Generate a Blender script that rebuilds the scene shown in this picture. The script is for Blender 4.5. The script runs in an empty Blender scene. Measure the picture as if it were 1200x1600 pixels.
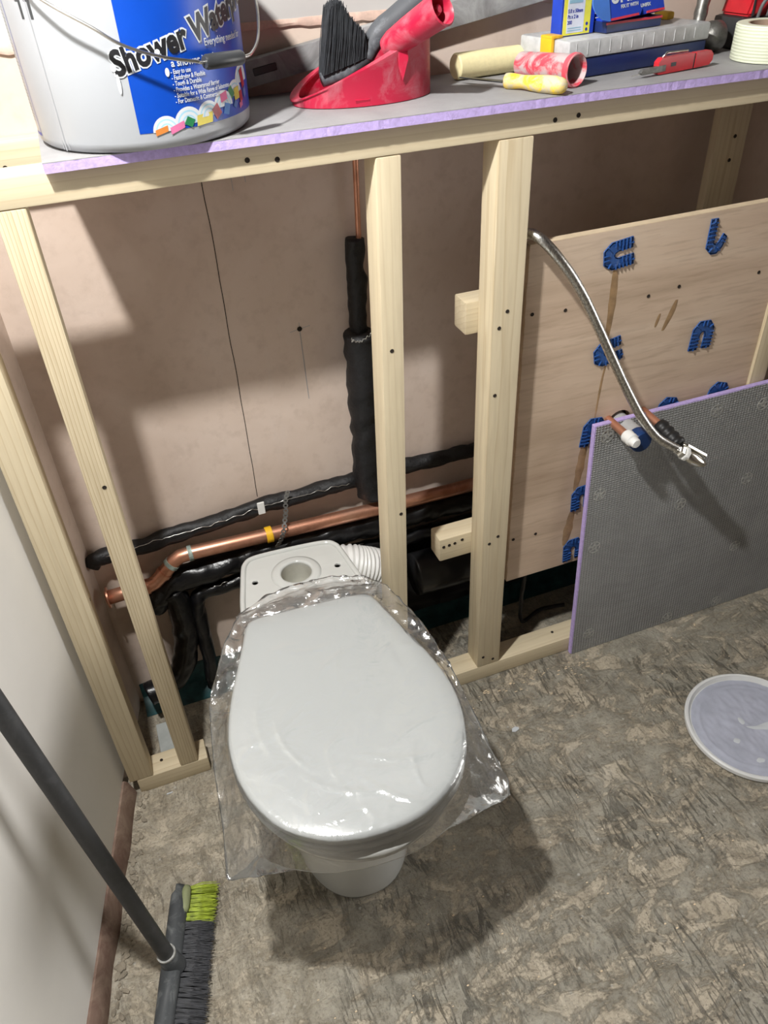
import bpy, bmesh, math, random
from mathutils import Vector, Matrix, noise
PI = math.pi
S = bpy.context.scene
COL = S.collection

# ------------------------------------------------------------ camera, world, light, exposure
def make_camera():
    yaw, pitch, roll, f = 0.3297, 0.6593, -0.0541, 1234.19
    cy, sy, cp, sp = math.cos(yaw), math.sin(yaw), math.cos(pitch), math.sin(pitch)
    fw = Vector((sy*cp, cy*cp, -sp)); r = Vector((cy, -sy, 0)); u = r.cross(fw)
    cr, sr = math.cos(roll), math.sin(roll)
    R = cr*r + sr*u; U = -sr*r + cr*u
    cd = bpy.data.cameras.new('camera'); c = bpy.data.objects.new('camera', cd); COL.objects.link(c)
    M = Matrix((R, U, -fw)).transposed().to_4x4(); M.translation = Vector((0.473, -1.0376, 1.3905))
    c.matrix_world = M
    cd.sensor_fit = 'VERTICAL'; cd.sensor_height = 24; cd.lens = f/1600*24
    cd.clip_start = .01
    S.camera = c
make_camera()
w = bpy.data.worlds.new('world'); S.world = w; w.use_nodes = True
w.node_tree.nodes['Background'].inputs[0].default_value = (1, .98, .95, 1)
w.node_tree.nodes['Background'].inputs[1].default_value = 0.3
ld = bpy.data.lights.new('room_lamp', 'SPOT'); ld.energy = 88; ld.color = (1.0, .99, .965); ld.shadow_soft_size = .03; ld.spot_size = math.radians(156); ld.spot_blend = .5
lamp = bpy.data.objects.new('room_lamp', ld); COL.objects.link(lamp); lamp.location = (.29, -.475, 1.995)
lamp.rotation_euler = Vector((-.62, -.38, 2.0)).to_track_quat('Z', 'Y').to_euler()
ad = bpy.data.lights.new('fill_light', 'AREA'); ad.shape = 'RECTANGLE'; ad.size = .9; ad.size_y = .7; ad.energy = 4.8; ad.spread = math.radians(78); ad.color = (1.0, .985, .96)  # added fill lamp with no visible source, brightens the left wall from the right
fill = bpy.data.objects.new('fill_light', ad); COL.objects.link(fill); fill.location = (2.38, -.78, .80); fill.rotation_euler = (0, PI/2, 0)
S.view_settings.view_transform = 'Standard'
S.view_settings.look = 'None'
S.view_settings.gamma = 1
S.view_settings.use_curve_mapping = False
S.view_settings.exposure = 0.22

# ------------------------------------------------------------ materials
class NT:
    def __init__(s, name):
        s.m = bpy.data.materials.new(name); s.m.use_nodes = True
        s.t = s.m.node_tree; s.t.nodes.clear()
        s.out = s.n('ShaderNodeOutputMaterial')
    def n(s, typ, **kw):
        nd = s.t.nodes.new(typ)
        for k, v in kw.items():
            if k.startswith('i_'):
                nd.inputs[k[2:].replace('_', ' ')].default_value = v
            else: setattr(nd, k, v)
        return nd
    def l(s, a, b): s.t.links.new(a, b)
    def coord(s, scale=(1,1,1), loc=(0,0,0), rot=(0,0,0), kind='Object'):
        c = s.n('ShaderNodeTexCoord'); mp = s.n('ShaderNodeMapping')
        mp.inputs['Scale'].default_value = scale; mp.inputs['Location'].default_value = loc
        mp.inputs['Rotation'].default_value = rot
        s.l(c.outputs[kind], mp.inputs['Vector']); return mp.outputs[0]
    def noise(s, vec, scale, detail=4, rough=.6, dist=0):
        nd = s.n('ShaderNodeTexNoise'); s.l(vec, nd.inputs['Vector'])
        nd.inputs['Scale'].default_value = scale; nd.inputs['Detail'].default_value = detail
        nd.inputs['Roughness'].default_value = rough; nd.inputs['Distortion'].default_value = dist
        return nd.outputs['Fac']
    def ramp(s, fac, stops):
        r = s.n('ShaderNodeValToRGB'); s.l(fac, r.inputs[0]); e = r.color_ramp.elements
        while len(e) < len(stops): e.new(.5)
        for k, (p, c) in enumerate(stops):
            e[k].position = p; e[k].color = (c, c, c, 1) if isinstance(c, (int, float)) else (*c, 1)
        return r.outputs[0]
    def mix(s, fac, a, b, mode='MIX'):
        m = s.n('ShaderNodeMix', data_type='RGBA', blend_type=mode)
        for inp, v in ((m.inputs[0], fac), (m.inputs[6], a), (m.inputs[7], b)):
            if hasattr(v, 'is_linked'): s.l(v, inp)
            elif isinstance(v, tuple): inp.default_value = (*v[:3], 1)
            else: inp.default_value = v
        return m.outputs[2]
    def math(s, op, a, b=0.0):
        m = s.n('ShaderNodeMath', operation=op)
        for i, v in enumerate((a, b)):
            if hasattr(v, 'is_linked'): s.l(v, m.inputs[i])
            else: m.inputs[i].default_value = v
        return m.outputs[0]
    def bsdf(s, color, rough=.6, metal=0, bump=None, bs=.3, bd=.002, **kw):
        b = s.n('ShaderNodeBsdfPrincipled')
        for inp, v in (('Base Color', color), ('Roughness', rough), ('Metallic', metal)):
            if hasattr(v, 'is_linked'): s.l(v, b.inputs[inp])
            elif isinstance(v, tuple): b.inputs[inp].default_value = (*v[:3], 1)
            else: b.inputs[inp].default_value = v
        for k, v in kw.items(): b.inputs[k.replace('_', ' ')].default_value = v
        if bump is not None:
            bp = s.n('ShaderNodeBump'); bp.inputs['Strength'].default_value = bs; bp.inputs['Distance'].default_value = bd
            s.l(bump, bp.inputs['Height']); s.l(bp.outputs[0], b.inputs['Normal'])
        s.l(b.outputs[0], s.out.inputs[0]); return b

def plain(name, color, rough=.5, metal=0, vary=.12, scale=30, bump=0.0, **kw):
    t = NT(name); v = t.coord()
    n = t.noise(v, scale, 4)
    d = tuple(c*(1-vary) for c in color); l = tuple(min(1, c*(1+vary)) for c in color)
    t.bsdf(t.ramp(n, ((.3, d), (.7, l))), rough, metal, n if bump else None, bump, .002, **kw)
    return t.m

def wood(name, axis, light=(.68,.585,.41), dark=(.50,.38,.22), seed=0., lines=1.0, dens=34):
    t = NT(name)
    sc = [1.0, 1.0, 1.0]; sc[axis] = .07
    v = t.coord(tuple(sc), (seed, seed*.7, seed*1.3))
    n1 = t.noise(v, 9, 3, .5)
    wv = t.n('ShaderNodeTexWave', wave_type='RINGS', rings_direction='XYZ'[axis], wave_profile='SAW')
    t.l(v, wv.inputs['Vector']); wv.inputs['Scale'].default_value = dens
    wv.inputs['Distortion'].default_value = 4; wv.inputs['Detail'].default_value = 2; wv.inputs['Detail Scale'].default_value = 1.2
    fine = t.noise(v, 110, 3, .6)
    g = t.ramp(wv.outputs['Fac'], ((.0, 0.0), (.75, .25*lines), (.95, 1.0*lines), (1.0, .1)))
    col = t.mix(t.math('MULTIPLY', g, .62), light, dark)
    col = t.mix(t.ramp(fine, ((.35, .25), (.6, 0.0))), col, tuple(c*.75 for c in dark))
    col = t.mix(t.ramp(n1, ((.35, 0.0), (.7, .4))), col, tuple(c*1.12 for c in light))
    # knots
    sk = [7.0, 7.0, 7.0]; sk[axis] = 3.2
    kv = t.coord(tuple(sk), (seed*3.1, seed*1.7, seed))
    vo = t.n('ShaderNodeTexVoronoi'); t.l(kv, vo.inputs['Vector']); vo.inputs['Scale'].default_value = 1.0
    rnd = t.math('GREATER_THAN', t.n_sep(vo.outputs['Color']), .55) if hasattr(t, 'n_sep') else None
    if rnd is None:
        sp = t.n('ShaderNodeSeparateColor'); t.l(vo.outputs['Color'], sp.inputs[0])
        rnd = t.math('GREATER_THAN', sp.outputs[0], .5)
    kd = t.ramp(vo.outputs['Distance'], ((.0, 1.0), (.04, .9), (.065, .35), (.09, .55), (.12, 0.0)))
    col = t.mix(t.math('MULTIPLY', kd, rnd), col, (.26, .15, .07))
    t.bsdf(col, .62, 0, wv.outputs['Fac'], .15, .001)
    return t.m

def floor_mat():
    t = NT('concrete_floor_mat')
    v = t.coord()
    big = t.noise(v, 3.0, 6, .65, .4)
    med = t.noise(v, 24, 7, .70, .5)
    fin = t.noise(v, 190, 3, .65)
    # remnants of old adhesive: ragged grey patches over a tan screed
    wob = t.noise(t.coord((1.0, 1.7, 1), (3.1,1.2,0), (0,0,.6)), 12, 9, .78, .9)
    patch = t.ramp(wob, ((.46, 0.0), (.51, .75), (.60, 1.0)))
    tan = t.mix(t.ramp(med, ((.3, 0.0), (.7, 1.0))), (.33,.28,.205), (.60,.53,.415))
    gry = t.mix(t.ramp(med, ((.3, 0.0), (.7, 1.0))), (.17,.165,.135), (.37,.355,.30))
    sx = t.n('ShaderNodeSeparateXYZ'); t.l(v, sx.inputs[0])
    mr = t.n('ShaderNodeMapRange'); t.l(t.math('ADD', sx.outputs[0], t.math('MULTIPLY', big, .35)), mr.inputs[0])
    mr.inputs[1].default_value = .56; mr.inputs[2].default_value = .78; mr.inputs[3].default_value = .45; mr.inputs[4].default_value = 1.0
    clean = mr.outputs[0]; patch = t.math('MULTIPLY', patch, clean)
    col = t.mix(t.math('MULTIPLY', patch, .8), tan, gry)
    # short trowel-comb strokes, stretched noise sheared in two directions and broken up by masks
    def comb(rot, loc, mloc, lo, hi, sc):
        n = t.noise(t.coord((1.0, .26, 1), loc, (0,0,rot)), sc, 5, .66, 2.2)
        mk = t.ramp(t.noise(t.coord(loc=mloc), 2.4, 3, .6), ((lo, 0.0), (hi, 1.0)))
        return t.math('MULTIPLY', t.ramp(n, ((.40, 1.0), (.47, 0.0))), mk)
    c1 = comb(-.75, (0,0,0), (.3,.9,0), .47, .58, 46)
    c2 = comb(.45, (1,2,0), (5.3,2.9,0), .53, .62, 38)
    c3 = comb(1.35, (4,2,0), (8.3,4.9,0), .49, .60, 42)
    lines = t.math('MULTIPLY', t.math('MAXIMUM', t.math('MAXIMUM', c1, c2), c3), clean)
    col = t.mix(t.math('MULTIPLY', lines, .72), col, (.085,.078,.062))
    vo = t.n('ShaderNodeTexVoronoi'); t.l(v, vo.inputs['Vector']); vo.inputs['Scale'].default_value = 60
    fl = t.ramp(vo.outputs['Distance'], ((.10, 1.0), (.20, 0.0)))
    sp = t.n('ShaderNodeSeparateColor'); t.l(vo.outputs['Color'], sp.inputs[0])
    fl = t.math('MULTIPLY', fl, t.math('GREATER_THAN', sp.outputs[0], .84))
    col = t.mix(t.math('MULTIPLY', fl, .6), col, (.62,.60,.54))
    col = t.mix(t.ramp(fin, ((.32, .55), (.5, 0.0))), col, (.14,.12,.10))
    dust = t.ramp(t.noise(t.coord(loc=(9,3,0)), 5, 6, .7), ((.55, 0.0), (.70, .55)))
    col = t.mix(dust, col, (.56,.52,.44))
    h = t.math('SUBTRACT', t.math('ADD', t.math('MULTIPLY', big, .5), t.math('MULTIPLY', med, .9)), t.math('MULTIPLY', lines, .5))
    h = t.math('ADD', t.math('ADD', h, t.math('MULTIPLY', fin, .3)), t.math('MULTIPLY', patch, .25))
    t.bsdf(col, .45, 0, h, .8, .007)
    return t.m

def plaster_mat():
    t = NT('pink_plaster_mat'); v = t.coord()
    n = t.noise(v, 3.5, 5, .6, .6); m = t.noise(v, 40, 4, .6)
    col = t.ramp(n, ((.3, (.60,.475,.39)), (.5, (.67,.545,.46)), (.72, (.73,.61,.53))))
    col = t.mix(t.ramp(m, ((.25, .35), (.5, 0.0))), col, (.47,.36,.29))
    sc = t.noise(t.coord((1, 1, .12), rot=(0, .35, 0)), 16, 3, .7)
    col = t.mix(t.ramp(sc, ((.62, 0.0), (.74, .25))), col, (.68,.58,.52))
    t.bsdf(col, .8, 0, m, .25, .002); return t.m

def white_wall_mat():
    t = NT('white_paint_mat'); v = t.coord()
    n = t.noise(v, 4, 4); m = t.noise(v, 90, 3)
    t.bsdf(t.ramp(n, ((.3, (.80,.78,.74)), (.7, (.86,.84,.80)))), .55, 0, m, .12, .001); return t.m

def ply_mat():
    t = NT('plywood_mat')
    v = t.coord((.10, 1, 1), (2,0,0)); 
    n = t.noise(v, 16, 5, .6, .5); f = t.noise(v, 120, 3)
    col = t.ramp(n, ((.28, (.50,.37,.265)), (.5, (.64,.49,.365)), (.72, (.73,.59,.46))))
    col = t.mix(t.ramp(f, ((.3, .35), (.5, 0.0))), col, (.36,.24,.15))
    st = t.noise(t.coord((.5,1,.5), (7,0,1)), 7, 3)
    col = t.mix(t.ramp(st, ((.6, 0.0), (.72, .3))), col, (.30,.2,.12))
    t.bsdf(col, .65, 0, f, .15, .001); return t.m

def board_mat(name, base, sc=230):
    t = NT(name); v = t.coord()
    wx = t.n('ShaderNodeTexWave', wave_type='BANDS', bands_direction='X'); t.l(v, wx.inputs['Vector']); wx.inputs['Scale'].default_value = 46
    wz = t.n('ShaderNodeTexWave', wave_type='BANDS', bands_direction='Z'); t.l(v, wz.inputs['Vector']); wz.inputs['Scale'].default_value = 60
    for x in (wx, wz): x.inputs['Distortion'].default_value = 1.2; x.inputs['Detail'].default_value = 1
    h = t.math('MULTIPLY', wx.outputs['Fac'], wz.outputs['Fac'])
    if sc == 1: h = t.noise(v, 300, 3, .6)
    n = t.noise(v, 12, 5, .65)
    col = t.ramp(n, ((.3, tuple(c*.86 for c in base)), (.7, tuple(c*1.14 for c in base))))
    col = t.mix(t.ramp(h, ((0.0, .35), (.4, 0.0))), col, tuple(c*.55 for c in base))
    t.bsdf(col, .7, 0, h, .4 if sc == 1 else .9, .0006 if sc == 1 else .002); return t.m

def copper_mat():
    t = NT('copper_mat'); v = t.coord()
    n = t.noise(v, 14, 5, .65, .5)
    col = t.ramp(n, ((.25, (.42,.19,.12)), (.5, (.72,.36,.24)), (.75, (.86,.50,.36))))
    t.bsdf(col, t.ramp(n, ((.3, .45), (.7, .28))), .85, n, .1, .001); return t.m

def film_mat():
    t = NT('clear_film_mat'); v = t.coord()
    tr = t.n('ShaderNodeBsdfTransparent'); tr.inputs[0].default_value = (.985,.985,.985,1)
    gl = t.n('ShaderNodeBsdfGlossy'); gl.inputs['Roughness'].default_value = .16; gl.inputs['Color'].default_value = (1,1,1,1)
    df = t.n('ShaderNodeBsdfDiffuse'); df.inputs['Color'].default_value = (.85,.86,.86,1)
    n = t.noise(v, 30, 4, .55, 1.2)
    bp = t.n('ShaderNodeBump'); bp.inputs['Strength'].default_value = .6; bp.inputs['Distance'].default_value = .004
    t.l(n, bp.inputs['Height']); t.l(bp.outputs[0], gl.inputs['Normal'])
    fr = t.n('ShaderNodeFresnel'); fr.inputs['IOR'].default_value = 1.5; t.l(bp.outputs[0], fr.inputs['Normal'])
    m1 = t.n('ShaderNodeMixShader'); m1.inputs[0].default_value = .05; t.l(tr.outputs[0], m1.inputs[1]); t.l(df.outputs[0], m1.inputs[2])
    mx = t.n('ShaderNodeMixShader'); t.l(t.math('ADD', t.math('MULTIPLY', fr.outputs[0], 1.3), .035), mx.inputs[0]); t.l(m1.outputs[0], mx.inputs[1]); t.l(gl.outputs[0], mx.inputs[2])
    t.l(mx.outputs[0], t.out.inputs[0]); return t.m

def clear_plastic(name, tint=(.8,.8,.8), k=.45, rough=.25):
    t = NT(name); v = t.coord()
    tr = t.n('ShaderNodeBsdfTransparent'); tr.inputs[0].default_value = (*tint, 1)
    pb = t.n('ShaderNodeBsdfPrincipled'); pb.inputs['Base Color'].default_value = (*tint, 1); pb.inputs['Roughness'].default_value = rough
    n = t.noise(v, 60, 4)
    fac = t.ramp(n, ((.3, k-.12), (.7, k+.12)))
    mx = t.n('ShaderNodeMixShader'); t.l(fac, mx.inputs[0]); t.l(tr.outputs[0], mx.inputs[1]); t.l(pb.outputs[0], mx.inputs[2])
    t.l(mx.outputs[0], t.out.inputs[0]); return t.m

def dusty(name, color, dust=(.6,.5,.48), amt=.6, lo=.5, hi=.7, rough=.4, scale=22):
    t = NT(name); v = t.coord()
    n = t.noise(v, scale, 6, .7, .8)
    t.bsdf(t.mix(t.ramp(n, ((lo, 0.0), (hi, amt))), color, dust), t.ramp(n, ((.4, rough), (.7, .75))), 0, n, .1, .001); return t.m

M = {}
M['floor'] = floor_mat(); M['plaster'] = plaster_mat(); M['white_wall'] = white_wall_mat(); M['ply'] = ply_mat()
M['wood_v'] = wood('pine_upright', 2); M['wood_v2'] = wood('pine_upright_open_grain', 2, seed=4.3, lines=1.7, dens=75, dark=(.40,.28,.14))
M['wood_v3'] = wood('pine_upright_pale', 2, seed=8.1, lines=.7); M['wood_v4'] = wood('pine_upright_knotty', 2, seed=1.9, lines=1.2, dens=40)
M['wood_x'] = wood('pine_lengthwise', 0, seed=2.2, lines=.9, dens=30); M['wood_x2'] = wood('pine_short', 0, seed=5.7)
M['wood_end'] = plain('pine_edge', (.72,.58,.40), .7)
M['ceramic'] = plain('white_ceramic', (.56,.57,.55), .12, vary=.01, scale=3)
M['seatwhite'] = plain('white_seat_plastic', (.50,.515,.51), .22, vary=.01, scale=3)
M['film'] = film_mat()
M['copper'] = copper_mat()
M['solder'] = plain('solder_patina', (.33,.40,.36), .6, .3, vary=.4, scale=120)
M['black_felt'] = plain('black_lagging', (.006,.006,.007), .55, vary=.6, scale=120, bump=.8)
M['black_tape'] = plain('black_shiny_wrap', (.005,.005,.006), .3, vary=.5, scale=60, bump=.6)
M['teal'] = plain('teal_membrane', (.022,.075,.08), .5, vary=.5, scale=30)
M['lilac'] = plain('lilac_foam', (.50,.39,.73), .85, vary=.12, scale=180, bump=.4)
M['board_grey'] = board_mat('dark_grey_facing', (.33,.335,.33))
M['board_light'] = board_mat('light_grey_facing', (.29,.285,.29), 1)
M['washer'] = plain('grey_washer', (.42,.42,.40), .5, .2, vary=.4, scale=150)
M['hole'] = plain('dark_hole', (.02,.013,.008), .9)
M['blue_clip'] = dusty('blue_plastic', (.02,.085,.30), (.35,.42,.5), .5, .55, .75, .4, 60)
M['steel'] = plain('brushed_steel', (.62,.61,.58), .28, 1.0, vary=.15, scale=60)
M['braid'] = None
M['chrome'] = plain('chrome', (.78,.76,.70), .16, 1.0, vary=.08)
M['white_plastic'] = plain('white_plastic', (.80,.80,.78), .4, vary=.04)
M['grey_pipe'] = plain('grey_pipe', (.42,.42,.42), .5)
M['deep_blue'] = clear_plastic('deep_blue_cap', (.02,.06,.20), .75)
M['black_rubber'] = plain('black_rubber', (.015,.015,.016), .45, vary=.3, scale=80, bump=.3)
M['yellow'] = plain('yellow_plastic', (.85,.48,.02), .4)
M['dusty_yellow'] = dusty('dusty_yellow_grip', (.88,.62,.04), (.5,.47,.42), .8, .42, .56, .4, 40)
M['bucket'] = plain('white_bucket', (.38,.395,.42), .3, vary=.02, scale=4)
M['label_blue'] = plain('label_blue', (.002,.055,.40), .35, vary=.05)
M['ink_black'] = plain('ink_black', (.012,.012,.014), .4); M['ink_white'] = plain('ink_white', (.60,.63,.66), .4, vary=.03)
M['ink_grey'] = plain('ink_grey', (.35,.36,.38), .5); M['ink_navy'] = plain('ink_navy', (.02,.04,.35), .4)
M['ink_cyan'] = plain('ink_cyan', (.32,.55,.68), .4)
M['dark_plastic'] = plain('dark_plastic', (.035,.037,.04), .35, vary=.2)
M['ear'] = plain('grey_ear', (.12,.125,.13), .5)
M['red'] = dusty('red_dusty_plastic', (.48,.014,.05), (.52,.22,.26), .6, .48, .72, .32, 26)
M['red_tube'] = dusty('dust_caked_red', (.62,.06,.09), (.50,.44,.44), .9, .42, .54, .4, 30)
M['brush_black'] = plain('black_bristle', (.018,.02,.024), .55, vary=.5, scale=90)
M['brush_grey'] = plain('grey_bristle', (.035,.036,.042), .6, vary=.5, scale=90)
M['brush_green'] = plain('green_bristle', (.33,.42,.02), .55, vary=.35, scale=90)
M['grey_handle'] = dusty('dusty_grey_rubber', (.07,.075,.085), (.32,.34,.37), .6, .5, .75, .55, 25)
M['broom_tube'] = dusty('broom_tube_grey', (.035,.036,.038), (.14,.14,.14), .5, .5, .8, .5, 20)
M['broom_block'] = dusty('broom_block_grey', (.055,.06,.065), (.32,.34,.34), .45, .52, .74, .5, 30)
M['broom_green'] = plain('olive_rubber', (.28,.31,.16), .6)
M['alu'] = dusty('aluminium_dull', (.20,.20,.20), (.42,.43,.43), .8, .4, .65, .45, 16)
M['foam'] = plain('cream_foam', (.78,.70,.40), .9, vary=.05, scale=150, bump=.2)
M['navy'] = plain('navy_plastic', (.012,.025,.11), .35)
M['case_clear'] = clear_plastic('frosted_lid', (.72,.73,.74), .72)
M['case_inside'] = plain('case_contents', (.35,.34,.34), .6, vary=.5, scale=80)
M['card_blue'] = plain('blue_card', (.012,.05,.45), .45); M['card_blue2'] = plain('pale_blue_card', (.07,.22,.72), .4)
M['card_red'] = plain('red_card', (.65,.04,.07), .45); M['card_yellow'] = plain('yellow_card', (.85,.80,.08), .45)
M['card_white'] = plain('white_card', (.74,.77,.86), .5)
M['tape'] = None
M['tool_red'] = plain('red_enamel', (.55,.02,.03), .3)
M['forged'] = plain('forged_steel', (.22,.215,.20), .45, .8, vary=.35, scale=90, bump=.3)
M['membrane'] = plain('black_membrane', (.014,.014,.015), .32, vary=.4, scale=8, bump=.4)
M['skirt'] = dusty('bare_timber_brown', (.17,.10,.075), (.34,.25,.19), .8, .4, .65, .75, 14)
M['smear'] = plain('grey_blue_paint', (.44,.46,.55), .3, vary=.12, scale=20, bump=.3)
M['rubble'] = plain('rubble_grey', (.30,.26,.20), .9, vary=.4)
M['dried'] = plain('brown_smear', (.36,.23,.12), .35, vary=.3, scale=40)
M['strap_steel'] = plain('banding_steel', (.30,.30,.29), .4, .9)
M['bare_board'] = plain('bare_boarding', (.20,.17,.145), .8)
def tape_mat():
    t = NT('cream_tape'); v = t.coord()
    wz = t.n('ShaderNodeTexWave', wave_type='BANDS', bands_direction='Z'); t.l(v, wz.inputs['Vector']); wz.inputs['Scale'].default_value = 75
    wz.inputs['Distortion'].default_value = .8
    t.bsdf(t.ramp(wz.outputs['Fac'], ((.1, (.64,.68,.50)), (.6, (.80,.83,.66)))), .55, 0, wz.outputs['Fac'], .3, .001); return t.m
M['tape'] = tape_mat()
def braid_mat():
    t = NT('braided_steel'); v = t.coord((1,1,.55))
    n = t.noise(v, 420, 2, .5)
    t.bsdf(t.ramp(n, ((.35, (.42,.41,.39)), (.62, (.80,.79,.76)))), .30, 1, n, .35, .0006); return t.m
M['braid'] = braid_mat()

# ------------------------------------------------------------ object helpers
BASE = {}
def wloc(o):
    return BASE.get(o.name, Vector((0,0,0)))
def mesh_obj(name, bm, mat, parent=None, base=None, smooth=False, mats=None):
    """link bm (world coordinates) as one mesh object; base = origin for a top-level one"""
    off = wloc(parent) if parent else Vector(base if base is not None else (0,0,0))
    bmesh.ops.translate(bm, verts=bm.verts, vec=-off)
    me = bpy.data.meshes.new(name); bm.to_mesh(me); bm.free()
    for m in (mats or [mat]): me.materials.append(m)
    if smooth:
        for p in me.polygons: p.use_smooth = True
        if smooth != 'all':
            try: me.set_sharp_from_angle(angle=math.radians(38))
            except Exception: pass
    o = bpy.data.objects.new(name, me); COL.objects.link(o)
    if parent: o.parent = parent
    else: o.location = off
    BASE[o.name] = off.copy()
    return o
def thing(name, label, cat, base, group=None):
    o = bpy.data.objects.new(name, None); COL.objects.link(o); o.location = base
    o.empty_display_size = .02
    BASE[o.name] = Vector(base)
    o['label'] = label; o['category'] = cat
    if group: o['group'] = group
    return o
def tag(o, label, cat, group=None, kind=None):
    o['label'] = label; o['category'] = cat
    if group: o['group'] = group
    if kind: o['kind'] = kind
    return o
def struct(name, bm, mat, smooth=False):
    o = mesh_obj(name, bm, mat, smooth=smooth); o['kind'] = 'structure'; return o

def box(bm, x0, x1, y0, y1, z0, z1, bevel=0, seg=2, mtx=None):
    g = bmesh.ops.create_cube(bm, size=1)
    vs = g['verts']
    for v in vs:
        v.co = Vector(((x0+x1)/2 + v.co.x*(x1-x0), (y0+y1)/2 + v.co.y*(y1-y0), (z0+z1)/2 + v.co.z*(z1-z0)))
    if bevel:
        es = list({e for v in vs for e in v.link_edges})
        r = bmesh.ops.bevel(bm, geom=es, offset=bevel, segments=seg, affect='EDGES', profile=.6)
        vs = list({v for f in r['faces'] for v in f.verts} | {v for v in vs if v.is_valid})
    if mtx is not None:
        bmesh.ops.transform(bm, matrix=mtx, verts=vs)
    return vs
def nb(): return bmesh.new()
def catmull(pts, n=8, closed=False):
    P = [Vector(p) for p in pts]; out = []
    N = len(P)
    rng = range(N if closed else N-1)
    for i in rng:
        if closed: a, b, c, d = P[(i-1) % N], P[i], P[(i+1) % N], P[(i+2) % N]
        else: a, b, c, d = P[max(i-1, 0)], P[i], P[i+1], P[min(i+2, N-1)]
        for k in range(n):
            t = k/n
            out.append(.5*((2*b) + (c-a)*t + (2*a-5*b+4*c-d)*t*t + (3*b-a-3*c+d)*t**3))
    if not closed: out.append(P[-1])
    return out
def frames(pts):
    T = []
    for i in range(len(pts)):
        a = pts[max(i-1, 0)]; b = pts[min(i+1, len(pts)-1)]
        T.append((b-a).normalized())
    n = T[0].orthogonal().normalized(); F = []
    for t in T:
        n = (n - t*n.dot(t)).normalized()
        F.append((t, n, t.cross(n)))
    return F
def tube(bm, pts, r, seg=20, cap=True, rf=None):
    """r: number or list; rf(i,a)->extra radius"""
    pts = [Vector(p) for p in pts]; F = frames(pts); rings = []
    for i, p in enumerate(pts):
        rr = r[i] if isinstance(r, (list, tuple)) else r
        t, n, b = F[i]; ring = []
        for k in range(seg):
            a = 2*PI*k/seg; q = rr + (rf(i, a) if rf else 0)
            ring.append(bm.verts.new(p + n*math.cos(a)*q + b*math.sin(a)*q))
        rings.append(ring)
    for i in range(len(rings)-1):
        A, B = rings[i], rings[i+1]
        for k in range(seg):
            bm.faces.new((A[k], A[(k+1) % seg], B[(k+1) % seg], B[k]))
    if cap:
        bm.faces.new(rings[0][::-1]); bm.faces.new(rings[-1])
    return rings
def lathe(bm, prof, seg=48, mtx=None, closed=False):
    """prof = [(r,z)...] around local Z"""
    rings = []
    vs = []
    for r, z in prof:
        ring = [bm.verts.new((r*math.cos(2*PI*k/seg), r*math.sin(2*PI*k/seg), z)) for k in range(seg)] if r > 1e-6 else [bm.verts.new((0,0,z))]
        rings.append(ring); vs += ring
    prs = list(zip(rings, rings[1:])) + ([(rings[-1], rings[0])] if closed else [])
    for A, B in prs:
        if len(A) == 1 and len(B) == 1: continue
        for k in range(seg):
            k2 = (k+1) % seg
            if len(A) == 1: bm.faces.new((A[0], B[k2], B[k]))
            elif len(B) == 1: bm.faces.new((A[k], A[k2], B[0]))
            else: bm.faces.new((A[k], A[k2], B[k2], B[k]))
    if mtx is not None: bmesh.ops.transform(bm, matrix=mtx, verts=vs)
    return vs
def loft(bm, rings, cap0=True, cap1=True):
    R = [[bm.verts.new(p) for p in ring] for ring in rings]; n = len(R[0])
    for A, B in zip(R, R[1:]):
        for k in range(n): bm.faces.new((A[k], A[(k+1) % n], B[(k+1) % n], B[k]))
    if cap0: bm.faces.new(R[0][::-1])
    if cap1: bm.faces.new(R[-1])
    return R
def prism(bm, poly, h, mtx):
    """poly in local xy, extruded 0..h in z, then mtx"""
    a = [bm.verts.new((x, y, 0)) for x, y in poly]; b = [bm.verts.new((x, y, h)) for x, y in poly]
    n = len(poly); bm.faces.new(a[::-1]); bm.faces.new(b)
    for k in range(n): bm.faces.new((a[k], a[(k+1) % n], b[(k+1) % n], b[k]))
    bmesh.ops.transform(bm, matrix=mtx, verts=a+b); return a+b
def fixn(bm): bmesh.ops.recalc_face_normals(bm, faces=bm.faces); return bm
def frame_m(o, x, y):
    x = Vector(x).normalized(); y = Vector(y); y = (y - x*x.dot(y)).normalized(); z = x.cross(y)
    m = Matrix((x, y, z)).transposed().to_4x4(); m.translation = Vector(o); return m
def axis_m(o, d):
    d = Vector(d).normalized(); n = d.orthogonal().normalized()
    m = Matrix((n, d.cross(n), d)).transposed().to_4x4(); m.translation = Vector(o); return m
def curve_plate(splines, ext, bevel=0, res=2):
    """filled 2D curve with holes -> bmesh (local xy, thickness +-ext)"""
    cu = bpy.data.curves.new('tmp', 'CURVE'); cu.dimensions = '2D'; cu.fill_mode = 'BOTH'
    for pts in splines:
        sp = cu.splines.new('POLY'); sp.points.add(len(pts)-1)
        for i, p in enumerate(pts): sp.points[i].co = (p[0], p[1], 0, 1)
        sp.use_cyclic_u = True
    cu.extrude = ext; cu.bevel_depth = bevel; cu.bevel_resolution = res
    if bevel: cu.offset = -bevel
    o = bpy.data.objects.new('tmp', cu); COL.objects.link(o)
    dg = bpy.context.evaluated_depsgraph_get(); dg.update()
    me = o.evaluated_get(dg).to_mesh(); bm = nb(); bm.from_mesh(me)
    o.evaluated_get(dg).to_mesh_clear(); bpy.data.objects.remove(o); bpy.data.curves.remove(cu)
    bmesh.ops.remove_doubles(bm, verts=bm.verts, dist=1e-6)
    return bm
def circle_pts(cx, cy, r, n=24): return [(cx+r*math.cos(2*PI*k/n), cy+r*math.sin(2*PI*k/n)) for k in range(n)]
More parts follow.
